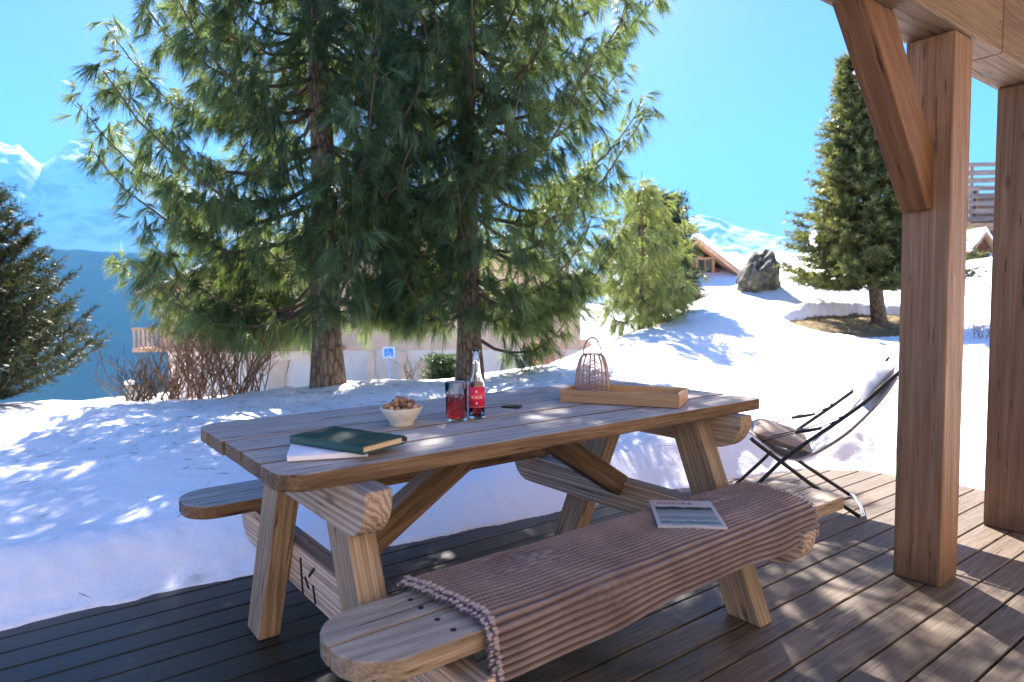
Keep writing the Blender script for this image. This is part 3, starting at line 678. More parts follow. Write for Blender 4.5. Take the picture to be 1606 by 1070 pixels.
b = MB(); b.lathe([(.0269, .036), (.0272, .036), (.0272, .104), (.0269, .104)], op, 48, close=True)
lab = b.build('label', plain('red_label', (.62, .02, .07), .4), BO)
b = MB(); tocam = Vector((CAM.x - op.x, CAM.y - op.y)); a0 = math.atan2(tocam.y, tocam.x)
def lab_mark(a, z, wd, h): b.bar((op.x + .0274 * math.cos(a), op.y + .0274 * math.sin(a), op.z + z), (op.x + .0274 * math.cos(a), op.y + .0274 * math.sin(a), op.z + z + h), wd, .0006, (-math.sin(a), math.cos(a), 0))
for i in range(6):
    a = a0 - .62 + i * .25
    lab_mark(a, .066, .0016, .010)
    if i % 2 == 0: lab_mark(a + .11, .066, .0014, .010); lab_mark(a + .055, .070, .004, .0018)
    else: lab_mark(a + .07, .066, .004, .0018)
lab_mark(a0, .048, .006, .006); lab_mark(a0 - .03, .086, .006, .007)
for a in np.linspace(-1.2, 1.2, 24): lab_mark(a0 + a, .0385, .003, .0008)
b.build('label_print', plain('pale_print', (.8, .6, .5), .5), lab)
pp = on_z(803, 638.5, .752)
PH = empty('phone', (pp.x, pp.y, .7505), 'small flat black phone lying on the tabletop', 'phone')
pe = Vector((.5, -.75, 0)).normalized(); pf = Vector((-pe.y, pe.x, 0))
b = MB(); slab(b, rect(pp, pe, pf, .066, .04), .7505, .758); b.build('case', plain('black_plastic', (.015, .015, .017), .35), PH, bevel=.002)
b = MB(); slab(b, rect(pp, pe, pf, .058, .034), .7582, .7586); b.build('screen', plain('dark_screen', (.008, .008, .01), .1), PH)

# ------------------------------------------------------------------ tray and wire lantern
tl = Vector((.259, .008, 0)); tr = Vector((.479, -.375, 0)); tex = (tr - tl).normalized(); tey = Vector((-tex.y, tex.x, 0)); tw, td = (tr - tl).length, .21
tc_ = tl + tex * tw / 2 + tey * td / 2
TR = empty('tray', (tc_.x, tc_.y, .7505), 'shallow rectangular wooden tray at the far end of the table', 'tray')
b = MB()
def tbox(a0, a1, b0, b1, z0, z1, mb):
    o_ = tl + tex * a0 + tey * b0 + Vector((0, 0, z0)); mb.prism([(0, 0), (a1 - a0, 0), (a1 - a0, b1 - b0), (0, b1 - b0)], o_, tex, tey, (0, 0, 1), z1 - z0, 0 if (a1 - a0) > (b1 - b0) else 1)
tbox(.012, tw - .012, .012, td - .012, .753, .761, b); b.build('base', M['tray'], TR)
for a0, a1, b0, b1 in [(0, tw, 0, .0115), (0, tw, td - .0115, td), (0, .0115, .0118, td - .0118), (tw - .0115, tw, .0118, td - .0118)]:
    b = MB(); tbox(a0, a1, b0, b1, .7508, .798, b); b.build('side', M['tray'], TR, bevel=.0015)
lc = tl + tex * .093 + tey * .118; lc.z = .7615
M['wire'] = plain('bronze_wire', (.26, .17, .15), .5, metal=.3); M['mesh'] = plain('copper_pink_wire', (.50, .36, .33), .5, metal=.3)
LA = empty('lantern', lc, 'brown wire basket lantern with a loop handle standing in the tray', 'lantern')
prof = [(.062, .0), (.066, .014), (.067, .03), (.064, .075), (.059, .115), (.052, .142), (.044, .157), (.036, .164)]
def lpt(k, a): r, z = prof[k]; return lc + Vector((r * math.cos(a), r * math.sin(a), z))
b = MB()
for i in range(64):
    a = 2 * math.pi * i / 64; b.tube([lpt(k, a) for k in range(len(prof))], .0009, 4)
for z in np.linspace(.02, .15, 16):
    r = np.interp(z, [p[1] for p in prof], [p[0] for p in prof]); b.tube([lc + Vector((r * math.cos(t_), r * math.sin(t_), z)) for t_ in np.linspace(0, 2 * math.pi, 41)], .0006, 3, caps=False)
b.build('fine_mesh', M['mesh'], LA)
b = MB()
for i in range(8):
    a = 2 * math.pi * i / 8 + .2; b.tube([lpt(k, a) for k in range(len(prof))], .0028, 6)
for k in (0, 2, len(prof) - 1):
    b.tube([lpt(k, 2 * math.pi * i / 40) for i in range(41)], .0024 if k != 2 else .0014, 6)
b.build('wire_frame', M['wire'], LA)
acam = math.atan2(CAM.y - lc.y, CAM.x - lc.x)
for side in (0, math.pi):                 # arched wire ladders on opposite faces
    b = MB()
    for q in range(5):
        z0 = .022 + q * .026
        pts = []
        for i in range(9):
            t_ = i / 8; a = acam + side - .42 + .84 * t_; z = z0 + .018 * math.sin(t_ * math.pi)
            r = np.interp(z, [p[1] for p in prof], [p[0] for p in prof]) + .001; pts.append(lc + Vector((r * math.cos(a), r * math.sin(a), z)))
        b.tube(pts, .0016, 6)
    b.build('arch_wires', M['wire'], LA)
b = MB(); b.tube([lc + Vector((math.cos(acam + 1.57) * .034 * math.cos(t_), math.sin(acam + 1.57) * .034 * math.cos(t_), .162 + .066 * math.sin(t_))) for t_ in np.linspace(0, math.pi, 20)], .0034, 6); b.build('handle', M['wire'], LA)
b = MB(); b.lathe([(0, .002), (.06, .002), (.061, .006), (0, .006)], lc, 32); b.build('base_plate', M['wire'], LA)
b = MB(); b.lathe([(0, .0065), (.024, .0065), (.025, .03), (.0235, .031), (0, .029)], lc, 24); b.build('candle_cup', plain('smoky_glass', (.5, .42, .42), .15, trans=.4), LA)

# ------------------------------------------------------------------ folding lounge chair
CH0 = Vector((2.035, -.277, 0)); cd_ = Vector((-.537, .843, 0)).normalized(); cn = Vector((.843, .537, 0)).normalized(); CWD = .45
def cpt(s, z, off): return CH0 + cd_ * s + cn * off + Vector((0, 0, z))
CHR = empty('folding_chair', cpt(.3, 0, CWD / 2), 'folding sling chair with black tube legs and pale cushion by the table', 'chair')
M['blacktube'] = plain('black_tube', (.018, .02, .024), .4, metal=.2); M['chrome'] = plain('bright_steel', (.75, .76, .78), .2, metal=1)
M['canvas'] = plain('grey_canvas', (.50, .49, .53), .9, spec=.1, nscale=260, namt=.12, bumpd=.0006); M['cush'] = plain('taupe_cushion', (.34, .27, .235), .9, spec=.1, nscale=180, namt=.25, bumpd=.001)
M['canvas_edge'] = plain('beige_canvas', (.62, .52, .42), .9, spec=.1, nscale=200, namt=.12)
A_ = [(.617, .012), (.486, .151), (.377, .276), (.249, .39), (.108, .504), (-.004, .601), (-.136, .741), (-.19, .80)]
B_ = [(.53, .385), (.515, .371), (.377, .268), (.237, .165), (.0, .012)]
for off in (0, CWD):
    b = MB(); b.tube([cpt(s, z, off) for s, z in A_], .0105, 8); b.build('back_tube', M['blacktube'], CHR)
    b = MB(); b.tube([cpt(s, z, off + (.022 if off == 0 else -.022)) for s, z in B_], .0105, 8); b.build('seat_tube', M['blacktube'], CHR)
b = MB(); b.tube([cpt(0.0, .014, .022), cpt(-.02, .012, .05), cpt(-.03, .012, CWD / 2), cpt(-.02, .012, CWD - .05), cpt(0, .014, CWD - .022)], .0095, 8); b.build('rear_foot_bar', M['chrome'], CHR)
b = MB(); b.tube([cpt(.617, .012, 0), cpt(.63, .012, .05), cpt(.63, .012, CWD - .05), cpt(.617, .012, CWD)], .0095, 8); b.build('front_foot_bar', M['blacktube'], CHR)
# sling: hung from front bar to top bar
SL = [(.60, .395), (.56, .425), (.515, .40), (.45, .345), (.38, .295), (.30, .285), (.22, .325), (.14, .385), (.05, .462), (-.04, .565), (-.11, .66), (-.17, .765), (-.20, .815)]
def sling(name, prof_, o0, o1, thick, mat, sag=.02, nn=12):
    pts = []
    P2 = [Vector((s, z, 0)) for s, z in prof_]; fine = []
    for i in range(len(P2) - 1):
        p0, p1, p2, p3 = P2[max(0, i - 1)], P2[i], P2[i + 1], P2[min(len(P2) - 1, i + 2)]
        for q in range(5):
            t_ = q / 5; fine.append(.5 * ((2 * p1) + (p2 - p0) * t_ + (2 * p0 - 5 * p1 + 4 * p2 - p3) * t_ * t_ + (3 * p1 - p0 - 3 * p2 + p3) * t_ ** 3))
    fine.append(P2[-1]); vs = []
    for f_ in fine:
        for j in range(nn + 1):
            t_ = j / nn; vs.append(cpt(f_.x, f_.y - sag * math.sin(t_ * math.pi) + .004 * noise.noise(Vector((f_.x * 9, t_ * 5, thick * 99))), o0 + (o1 - o0) * t_))
    n_f = len(fine); ix = np.arange(n_f * (nn + 1)).reshape(n_f, nn + 1)
    Fq = np.stack([ix[:-1, :-1], ix[:-1, 1:], ix[1:, 1:], ix[1:, :-1]], -1).reshape(-1, 4)
    o = np_mesh(name, np.array([tuple(v) for v in vs]), Fq, mat, CHR, smooth=True); s_ = o.modifiers.new('t', 'SOLIDIFY'); s_.thickness = thick; s_.offset = 0; return o
sling('sling', SL, .02, CWD - .02, .006, M['canvas'])
sling('backing', [(.30, .275), (.22, .312), (.14, .37), (.05, .445), (-.04, .548), (-.11, .643), (-.16, .73)], .03, CWD - .03, .005, M['canvas_edge'], .03)
def pillow(name, c_s, c_z, ls, lz, ang_, th, mat):
    b = MB(); n = 14; vs, fs = [], []
    for sgn in (1, -1):
        base = len(vs)
        for i in range(n + 1):
            for j in range(n + 1):
                a, c = i / n * 2 - 1, j / n * 2 - 1
                h = th * (max(0, (1 - a ** 4) * (1 - c ** 4))) ** .45 * sgn * (1 + .12 * noise.noise(Vector((a * 2, c * 2, 5))))
                pin = 1 - .06 * (1 - abs(a)) * c * c
                ds, dz = a * ls / 2 * pin, h
                vs.append(cpt(c_s + ds * math.cos(ang_) - dz * math.sin(ang_), c_z + ds * math.sin(ang_) + dz * math.cos(ang_), CWD / 2 + c * lz / 2))
        for i in range(n):
            for j in range(n):
                q = [base + i * (n + 1) + j, base + (i + 1) * (n + 1) + j, base + (i + 1) * (n + 1) + j + 1, base + i * (n + 1) + j + 1]; fs.append(tuple(q if sgn < 0 else q[::-1]))
    b.add(vs, fs, None, True); return b.build(name, mat, CHR)
pillow('seat_cushion', .375, .372, .30, .40, R(18), .042, M['cush'])
pillow('head_pillow', -.075, .70, .23, .38, R(-52), .035, M['canvas'])
for off in (0, CWD):
    b = MB(); e1, e2 = cpt(.475, .374, off), cpt(.30, .437, off); b.tube([e1, e2, cpt(.19, .468, off), cpt(.084, .524, off)], .0035, 6); b.tube([cpt(.44, .40, off), cpt(.27, .455, off), cpt(.09, .53, off)], .003, 6)
    b.tube([cpt(.31, .432, off), cpt(.25, .448, off), cpt(.185, .462, off)], [.006, .010, .006], 8)
    b.build('arm_cord', M['blacktube'], CHR)

# ------------------------------------------------------------------ timber porch
PO = empty('timber_porch', (1.545, -.765, 0), 'heavy larch timber porch with two square posts and an angled brace', 'porch')
def post(u0, u1, v0, v1, z1):
    b = MB(); b.box((u0, v0, .0), (u1, v1, z1), 2); return b.build('post', M['post'], PO, bevel=.006)
post(1.458, 1.632, -.853, -.682, 2.123); post(2.43, 2.604, -.860, -.688, 2.123)
b = MB(); b.box((-1.5, -.866, 2.1255), (1.9, -.672, 2.40), 0); b.box((1.903, -.866, 2.1255), (5.2, -.672, 2.40), 0); b.build('beam', M['beam'], PO, bevel=.008)
b = MB(); b.prism([(1.4555, 1.466), (1.4555, 1.70), (1.105, 2.1235), (.868, 2.1235), (1.43, 1.466)], (0, -.79, 0), X3, Z3, (0, 1, 0), .10, 0)
# re-map the fibre along the slope of the brace
th = math.atan2(2.12 - 1.466, .868 - 1.43); b.gc = [tuple(Vector((v[0] * math.cos(th) + v[2] * math.sin(th), -v[0] * math.sin(th) + v[2] * math.cos(th), v[1]))) for v in b.v]
b.build('brace', M['brace'], PO, bevel=.005)
b = MB(); vv = -3.4
while vv < -.56:
    b.box((.55, vv, 2.402 + (-.6 - vv) * .12), (7.3, vv + .137, 2.424 + (-.6 - vv) * .12), 0); vv += .14
b.build('roof', M['beam'], PO)  # unseen roof, cut short so skylight reaches the table but not the posts
b = MB(); b.box((-9, -9.2, -.2), (8, -5.2, 5.0), 0); b.build('wall', plain('bounce_wall_timber', (.46, .37, .28), .8, nscale=3, namt=.15), PO)  # unseen house wall behind the camera, added for warm bounce light

# ------------------------------------------------------------------ conifers
def needles(P, D, L, droop, width, rnd, seg=2):
    """arrays of base points / directions / lengths -> strips"""
    n = len(P); side = np.cross(D, rng.normal(size=(n, 3))); side /= np.linalg.norm(side, axis=1)[:, None] + 1e-9
    ts = np.linspace(0, 1, seg + 1); V = np.empty((n, (seg + 1) * 2, 3)); prof_ = [.7, 1, .25] if seg == 2 else [.9, .3]
    for i, t_ in enumerate(ts):
        c = P + D * (L * t_)[:, None]; c[:, 2] -= droop * t_ * t_; wv = side * (width * prof_[i] / 2)[:, None]
        V[:, 2 * i] = c - wv; V[:, 2 * i + 1] = c + wv
    base = (np.arange(n) * (seg + 1) * 2)[:, None]
    Fs = np.concatenate([base + np.array([[2 * i, 2 * i + 1, 2 * i + 3, 2 * i + 2]]) for i in range(seg)], 0)
    return V.reshape(-1, 3), Fs, np.repeat(rnd, (seg + 1) * 2)
def unit(v): return v / (np.linalg.norm(v, axis=-1, keepdims=True) + 1e-9)
def tufts(pts, dirs, n_per, L, spread, droop, width, tint_fn=None, tuft_len=.12):
    """pts (m,3): needle sheaves spread back along the last tuft_len of each twig"""
    m = len(pts); P = np.repeat(pts, n_per, 0); D0 = np.repeat(unit(dirs), n_per, 0)
    back = rng.uniform(0, tuft_len, (m * n_per, 1)); P = P - D0 * back
    D = unit(D0 + rng.normal(size=(m * n_per, 3)) * spread)
    r = np.clip(np.repeat(rng.uniform(0, 1, m) ** 1.4, n_per) * .85 + rng.uniform(0, .2, m * n_per), 0, 1)
    if tint_fn is not None: r = np.clip(tint_fn(P, r), 0, 1)
    ln = L * rng.uniform(.7, 1.15, m * n_per)
    return needles(P, D, ln, droop * rng.uniform(.6, 1.3, m * n_per), width * rng.uniform(.8, 1.2, m * n_per), r)
def trunk_path(base, top, n=14, wob=.04, seed=0):
    pts = []
    for i in range(n + 1):
        t_ = i / n; p = Vector(base).lerp(Vector(top), t_)
        p += Vector((noise.noise(Vector((t_ * 3, seed, 0))), noise.noise(Vector((t_ * 3, seed, 9))), 0)) * wob * math.sin(t_ * math.pi); pts.append(p)
    return pts
def long_pine(name, base, height, Rz, rtrunk, label, mat, zstart, nwhorl, per, seed, tuft_n=30, needle=.155, trunk_mat='bark', lean=(0, 0), width=.0042, drop=.075, cat='pine tree', group=None, dens=1.0, asym=None, rise=.30, sheaves=3, extra=()):
    random.seed(seed); base = Vector(base)
    T_ = empty(name, base, label, cat, group)
    top = base + Vector((lean[0], lean[1], height)); tp = trunk_path(base, top, 16, .06, seed)
    b = MB(); rs = [rtrunk * (1.25 if i == 0 else 1) * max(.06, 1 - (i / 16) ** 1.1 * .93) for i in range(17)]
    b.tube([base - Vector((0, 0, .4))] + tp, [rtrunk * 1.35] + rs, 14, rnd=.5); b.build('trunk', M[trunk_mat], T_)
    limbs = MB(); TP, TD = [], []
    for iw in range(nwhorl):
        zt = zstart + (height - zstart - .1) * (iw + random.uniform(-.25, .25)) / nwhorl; zt = max(zt, zstart)
        fr = zt / height; q = fr * 16; i0 = min(15, int(q)); c0 = tp[i0].lerp(tp[i0 + 1], q - i0)
        a0 = random.uniform(0, 6.28)
        jobs = []
        for ib in range(per):
            az = a0 + ib * 2 * math.pi / per + random.uniform(-.35, .35); out_ = Vector((math.cos(az), math.sin(az), 0))
            Lb = Rz(zt) * random.uniform(.74, .98)
            if asym: Lb *= asym(out_, zt)
            Lb = min(Lb, 2.2)
            if Lb >= .12: jobs.append((out_, Lb, c0, zt))
        if iw == 0:                           # low drooping limbs
            for right, ahead, ze, Le in extra:
                jobs.append(((RGT * right + FWD * ahead).normalized(), Le, tp[0].lerp(tp[1], min(1, max(0, ze / height * 16 - 0))) if ze < height / 16 else tp[int(ze / height * 16)], ze))
        for out_, Lb, c0, zt in jobs:
            n = 9; pts = []; sidew = Vector((-out_.y, out_.x, 0)) * random.uniform(-.18, .18)
            r0 = random.uniform(-.08, .10) + .20 * min(1, max(-.6, (zt - 1.5) / 2))
            for i in range(n + 1):
                t_ = i / n; zz = Lb * (r0 * t_ - .20 * math.sin(t_ * math.pi * .9) + rise * t_ ** 2.6)
                pts.append(c0 + out_ * (Lb * t_) + sidew * Lb * t_ * t_ + Vector((0, 0, zz)) + Vector((random.uniform(-1, 1), random.uniform(-1, 1), random.uniform(-1, 1))) * .012 * Lb)
            rb = min(.028, .011 + .008 * Lb) * (1.0 if rtrunk > .08 else .6)
            limbs.tube(pts, [rb * (1 - .8 * i / n) for i in range(n + 1)], 5, rnd=.3)
            nt_ = max(4, int(Lb * 9.4 * dens))
            for k in range(nt_):
                t_ = .22 + .78 * (k + random.random()) / nt_; q2 = min(n - 1e-3, t_ * n); j = int(q2); p = pts[j].lerp(pts[j + 1], q2 - j); tdir = (pts[j + 1] - pts[j]).normalized()
                sgn = 1 if k % 2 else -1; lat = Vector((-out_.y, out_.x, 0)) * sgn
                d = (tdir * random.uniform(.35, .8) + lat * random.uniform(.3, 1.0) + Vector((0, 0, random.uniform(-.25, .35)))).normalized()
                lt = random.uniform(.16, .44) * (1.1 - .5 * t_) * min(1, Lb)
                p1 = p + d * lt * .55 + Vector((0, 0, -.02)); p2 = p1 + (d + Vector((0, 0, .25))).normalized() * lt * .45
                limbs.tube([p, p1, p2], [.006, .0045, .003], 3, caps=False, rnd=.3)
                TP.append(p2); TD.append((p2 - p1).normalized() + Vector((0, 0, -.15)))
                if lt > .2:
                    TP.append(p1); TD.append((d + Vector((random.uniform(-.4, .4), random.uniform(-.4, .4), -.1))).normalized())
                if lt > .28:
                    d3 = (d + lat * .2 + Vector((random.uniform(-.7, .7), random.uniform(-.7, .7), .1))).normalized(); p3 = p1 + d3 * .15
                    limbs.tube([p1, p3], [.004, .003], 3, caps=False, rnd=.3); TP.append(p3); TD.append(d3)
            TP.append(pts[-1]); TD.append((pts[-1] - pts[-2]).normalized())
    limbs.build('branches', M['twig'], T_)
    TPa, TDa = np.array([tuple(p) for p in TP]), unit(np.array([tuple(d) for d in TD])); m_ = len(TPa)
    # drooping sheaves of needles, a few of them per twig end, and some stiffer ones that point outward
    k_ = np.repeat(np.arange(m_), sheaves); jit = rng.normal(size=(len(k_), 3)) * np.array([.06, .06, .055])
    hang = rng.uniform(.45, 1.15, (len(k_), 1)); stiff = rng.uniform(0, 1, (len(k_), 1)) < .22; hang = np.where(stiff, .05, hang)
    Dh = unit(TDa[k_] * .55 + jit * 5 + np.array([0, 0, -1.0]) * hang)
    V, Fs, r = tufts(TPa[k_] + jit, Dh, tuft_n, needle, .27, needle * .28, width, None, .08)
    np_mesh('crown', V, Fs, M[mat], T_, rnd=r)
    print(name, 'tufts', len(TP), 'needles', len(TP) * tuft_n)
    return T_
def tab1(t): xs, ys = zip(*t); return lambda z: float(np.interp(z, xs, ys))
p1 = at(515, 612, 6.6); p2 = at(737, 606, 6.7)
p1.z = ground_z(p1.x, p1.y) - .03; p2.z = ground_z(p2.x, p2.y) - .03
def thin_front(out_, k):
    f = out_.dot(FWD); return k * (1.0 if f > -.35 else (.8 if random.random() < .65 else .42))
def asym_left(out_, z): return thin_front(out_, (1.15 if z < 2.2 else .92) if out_.dot(RGT) < .2 else .95)
def asym_right(out_, z): return thin_front(out_, 1.14 if out_.dot(RGT) > .2 else 1.0)
long_pine('pine_tree', p1, 7.6, tab1([(0, 1.9), (.9, 2.15), (2.0, 2.3), (2.9, 2.4), (3.6, 2.1), (5, 1.4), (6.3, .6), (7.6, .1)]), .15, 'long needled pine with thick lichened trunk, the left one of two behind the table', 'pine', .95, 23, 6, 11, asym=asym_left, extra=[(-1, .1, 1.3, 1.75), (-1, -.25, 1.05, 1.65), (-1, .45, 1.5, 1.9), (-1, .0, .95, 1.6), (-.9, -.5, 1.4, 1.5), (-.7, .7, 1.1, 1.8), (-1, .25, 1.75, 1.9), (.8, .5, 1.0, 1.5), (.9, -.3, 1.2, 1.2), (.7, .8, 1.3, 1.7), (-.5, .9, 1.0, 1.6), (-1, -.1, 1.6, 1.5)], group='two big pines behind the table')
long_pine('pine_tree', p2, 7.8, tab1([(0, 1.1), (.7, 1.4), (1.5, 1.75), (2.3, 2.05), (3.1, 2.2), (3.8, 2.0), (5, 1.35), (6.3, .6), (7.8, .1)]), .125, 'long needled pine standing directly behind the bottle, crown reaching right into the sky', 'pine', .80, 22, 6, 23, lean=(.05, .05), asym=asym_right, extra=[(1, .1, 1.0, 1.35), (1, -.2, 1.3, 1.5), (1, .4, .9, 1.2), (-.9, .3, 1.0, 1.2), (-.8, .7, 1.3, 1.3), (.6, .8, 1.1, 1.4)], group='two big pines behind the table', dens=.92, rise=.36)
p3 = at(1006, 530, 10.5); p3.z = ground_z(p3.x, p3.y)
long_pine('pine_tree', p3, 2.45, tab1([(0, .6), (.5, .82), (1.2, .74), (1.9, .42), (2.45, .08)]), .05, 'small pale sunlit pine on the slope right of the lantern', 'pine_pale', .2, 8, 6, 31, tuft_n=20, needle=.19, width=.0085, dens=1.25, sheaves=2, asym=lambda o_, z: random.uniform(.55, 1.35))

def brush_tree(name, base, height, Rz, rtrunk, label, mat, nwhorl, per, seed, shoot=.16, nl=.05, n_needle=26, width=.006, cat='spruce tree', slope=-.15, upturn=.25, zstart=.3, lean=(0, 0), node=.16, curl=.3, tint=None, trunk='bark'):
    random.seed(seed); base = Vector(base); T_ = empty(name, base, label, cat)
    tp = trunk_path(base, base + Vector((lean[0], lean[1], height)), 12, .03, seed)
    b = MB(); b.tube([base - Vector((0, 0, .3))] + tp, [rtrunk * 1.3] + [rtrunk * max(.05, 1 - i / 12) for i in range(13)], 12, rnd=.5); b.build('trunk', M[trunk], T_)
    limbs = MB(); SP, SD_, SLn = [], [], []
    for iw in range(nwhorl):
        zt = zstart + (height - zstart) * ((iw + random.uniform(-.4, .4)) / nwhorl); zt = min(max(zstart, zt), height * .985)
        q = zt / height * 12; i0 = min(11, int(q)); c0 = tp[i0].lerp(tp[i0 + 1], q - i0); a0 = random.uniform(0, 6.28)
        for ib in range(per):
            az = a0 + ib * 2 * math.pi / per + random.uniform(-.3, .3); o_ = Vector((math.cos(az), math.sin(az), 0)); Lb = Rz(zt) * random.uniform(.72, 1.08)
            if Lb < .05: Lb = .05
            n = 6; pts = [c0 + o_ * Lb * (i / n) + Vector((0, 0, Lb * (slope * (i / n) + upturn * (i / n) ** 2.4))) for i in range(n + 1)]
            limbs.tube(pts, [.012 * (1 - .8 * i / n) for i in range(n + 1)], 4, rnd=.3)
            m = max(2, int(Lb / node))
            for k in range(m):
                t_ = .15 + .85 * (k + random.random() * .8) / m; q2 = min(n - 1e-3, t_ * n); j = int(q2); p = pts[j].lerp(pts[j + 1], q2 - j)
                for sgn in (-1, 1, 0):
                    d = (o_ * random.uniform(.5, .9) + Vector((-o_.y, o_.x, 0)) * sgn * random.uniform(.4, 1) + Vector((0, 0, random.uniform(-.2, .3) + curl * (1 if sgn == 0 else .5)))).normalized()
                    SP.append(p); SD_.append(d); SLn.append(shoot * random.uniform(.7, 1.35) * (1.15 - .45 * t_))
            SP.append(pts[-1]); SD_.append((pts[-1] - pts[-2]).normalized()); SLn.append(shoot)
    SP.append(tp[-1] - Vector((0, 0, .1))); SD_.append(Vector((0, 0, 1))); SLn.append(shoot * 1.2)
    P0 = np.array([tuple(p) for p in SP]); D0 = unit(np.array([tuple(d) for d in SD_])); Ls = np.array(SLn); m = len(P0)
    P = np.repeat(P0, n_needle, 0); D = np.repeat(D0, n_needle, 0); L_ = np.repeat(Ls, n_needle); t_ = rng.uniform(0, 1, len(P))
    P = P + D * (L_ * t_)[:, None]; P[:, 2] -= .15 * L_ * t_ * t_
    rad = np.cross(D, rng.normal(size=P.shape)); rad = unit(rad); ND = unit(D * .75 + rad * .75)
    r = np.clip(np.repeat(rng.uniform(0, .6, m), n_needle) + t_ * .4, 0, 1)
    if tint is not None: r = np.clip(r + tint, 0, 1)
    V, Fs, r = needles(P, ND, nl * rng.uniform(.7, 1.2, len(P)), np.zeros(len(P)), np.full(len(P), width), r, seg=1)
    limbs.build('branches', M['twig'], T_); np_mesh('crown', V, Fs, M[mat], T_, rnd=r)
    print(name, 'shoots', m); return T_
sb = SPR.copy(); sb.z = ground_z(sb.x, sb.y) - .05
stop_ = at(1335, 92, 12); lean = (stop_ - SPR)
spr = brush_tree('spruce_tree', sb, stop_.z - sb.z, tab1([(0, 1.4), (.9, 1.5), (1.4, 1.45), (2, 1.22), (3.2, .74), (4.2, .33), (5, .05)]), .15, 'tall cone shaped spruce on the snowy slope right of the chalet', 'spruce', 36, 10, 41, shoot=.24, nl=.085, n_needle=24, width=.017, zstart=1.12, lean=(lean.x, lean.y), slope=-.14, upturn=.24, node=.13)
pd = at(1030, 500, 12.5); pd.z = ground_z(pd.x, pd.y); topd = at(1040, 304, 12.5)
brush_tree('conifer_tree', pd, topd.z - pd.z, tab1([(0, .7), (1.2, .62), (2.0, .42), (2.9, .1)]), .08, 'dark green conifer rising behind the pale pine', 'darkconifer', 24, 11, 43, shoot=.22, nl=.09, n_needle=26, width=.016, cat='conifer tree')
pl = at(-28, 655, 6.2); pl.z = ground_z(pl.x, pl.y) - .1; topl = at(-14, 300, 6.2)
dw = brush_tree('dwarf_pine', pl, topl.z - pl.z, tab1([(0, 1.0), (.35, .98), (.8, .8), (1.3, .54), (1.9, .26), (2.3, .04)]), .07, 'dense dark dwarf pine cut off by the left edge of the photo', 'dwarf', 22, 10, 47, shoot=.15, nl=.05, n_needle=34, width=.006, cat='pine tree', slope=.15, upturn=.35, zstart=.12, node=.085, curl=.7)
# small conifer seen under the branches
pdw = at(694, 612, 8.2); pdw.z = ground_z(pdw.x, pdw.y)
brush_tree('small_conifer', pdw, at(694, 570, 8.2).z - pdw.z + .1, tab1([(0, .22), (.3, .16), (.6, .02)]), .02, 'knee high dark green conifer just left of the tumbler', 'darkconifer', 9, 7, 53, shoot=.09, nl=.05, n_needle=18, width=.008, cat='conifer tree', zstart=.03)

# ------------------------------------------------------------------ bare shrubs and stems
def shrub(name, base, label, mat, nstem, h, spread, seed, r0=.009, cat='shrub', sub=3, wide=None):
    random.seed(seed); b = MB(); base = Vector(base)
    def grow(p, d, L, r, depth):
        n = 4; pts = [p]; dd = d.copy()
        for i in range(n):
            dd = (dd + Vector((random.uniform(-.22, .22), random.uniform(-.22, .22), random.uniform(-.05, .14)))).normalized(); pts.append(pts[-1] + dd * L / n)
        b.tube(pts, [r * (1 - .5 * i / n) for i in range(n + 1)], 4, caps=False, rnd=random.random())
        if depth > 0:
            for k in range(random.randint(2, 3)):
                j = random.randint(1, n); nd = (dd + Vector((random.uniform(-.7, .7), random.uniform(-.7, .7), random.uniform(-.1, .5)))).normalized(); grow(pts[j], nd, L * random.uniform(.45, .7), r * .55, depth - 1)
    for i in range(nstem):
        a = random.uniform(0, 6.28); k = random.random() ** .6; lean_ = spread * k
        off = RGT * random.uniform(-1, 1) * (wide or .1) + FWD * random.uniform(-.15, .15)
        grow(base + off, (Vector((math.cos(a) * lean_, math.sin(a) * lean_, 1))).normalized(), h * random.uniform(.55, 1.0), r0 * random.uniform(.6, 1.3), sub)
    o = b.build(name, M[mat]); tag(o, label, cat); return o
ps = at(335, 630, 6.9); ps.z = ground_z(ps.x, ps.y) - .05
shrub('bare_shrub', ps, 'wide leafless brown shrub at the snow crest left of the pine trunk', 'shrub', 84, .72, .8, 61, .009, wide=.5)
ps = at(232, 628, 6.9); ps.z = ground_z(ps.x, ps.y) - .05
shrub('bare_shrub', ps, 'low tangle of dark leafless branches beside the slatted fence', 'twig', 34, .5, 1.4, 62, .010, wide=.24, sub=2)
ps = at(655, 606, 8.0); ps.z = ground_z(ps.x, ps.y) - .05
shrub('bare_shrub', ps, 'few thin leafless stems standing between the pines', 'twig', 7, .36, .6, 63, .008, wide=.25, sub=1)
ps = at(852, 582, 9.0); ps.z = ground_z(ps.x, ps.y) - .05
shrub('bare_shrub', ps, 'reddish leafless bush on the snow left of the lantern', 'redtwig', 34, .42, .5, 64, .005, wide=.2, sub=2)
ps = at(1537, 538, 9.5); ps.z = ground_z(ps.x, ps.y) - .05
shrub('bare_shrub', ps, 'red twigged bush in the snow between the two posts', 'redtwig', 12, .36, .6, 65, .005, wide=.08, sub=2)
for px, py, d, h, n, s, lab in [(1178, 590, 6.9, .22, 3, 66, 'short brown dry stems poking from snow below the blue shadow'), (1268, 578, 7.4, .30, 2, 67, 'two thin dry stems in the snow below the spruce'), (968, 602, 6.2, .36, 3, 68, 'thin dry stems in the snow just right of the lantern'), (1222, 588, 7.2, .2, 2, 69, 'slanting dry stems in the snow between the other stems')]:
    p = at(px, py, d); p.z = ground_z(p.x, p.y) - .03; shrub('dry_stems', p, lab, 'stem', n, h, .5, s, .003, wide=.07, sub=1, cat='dry stems')

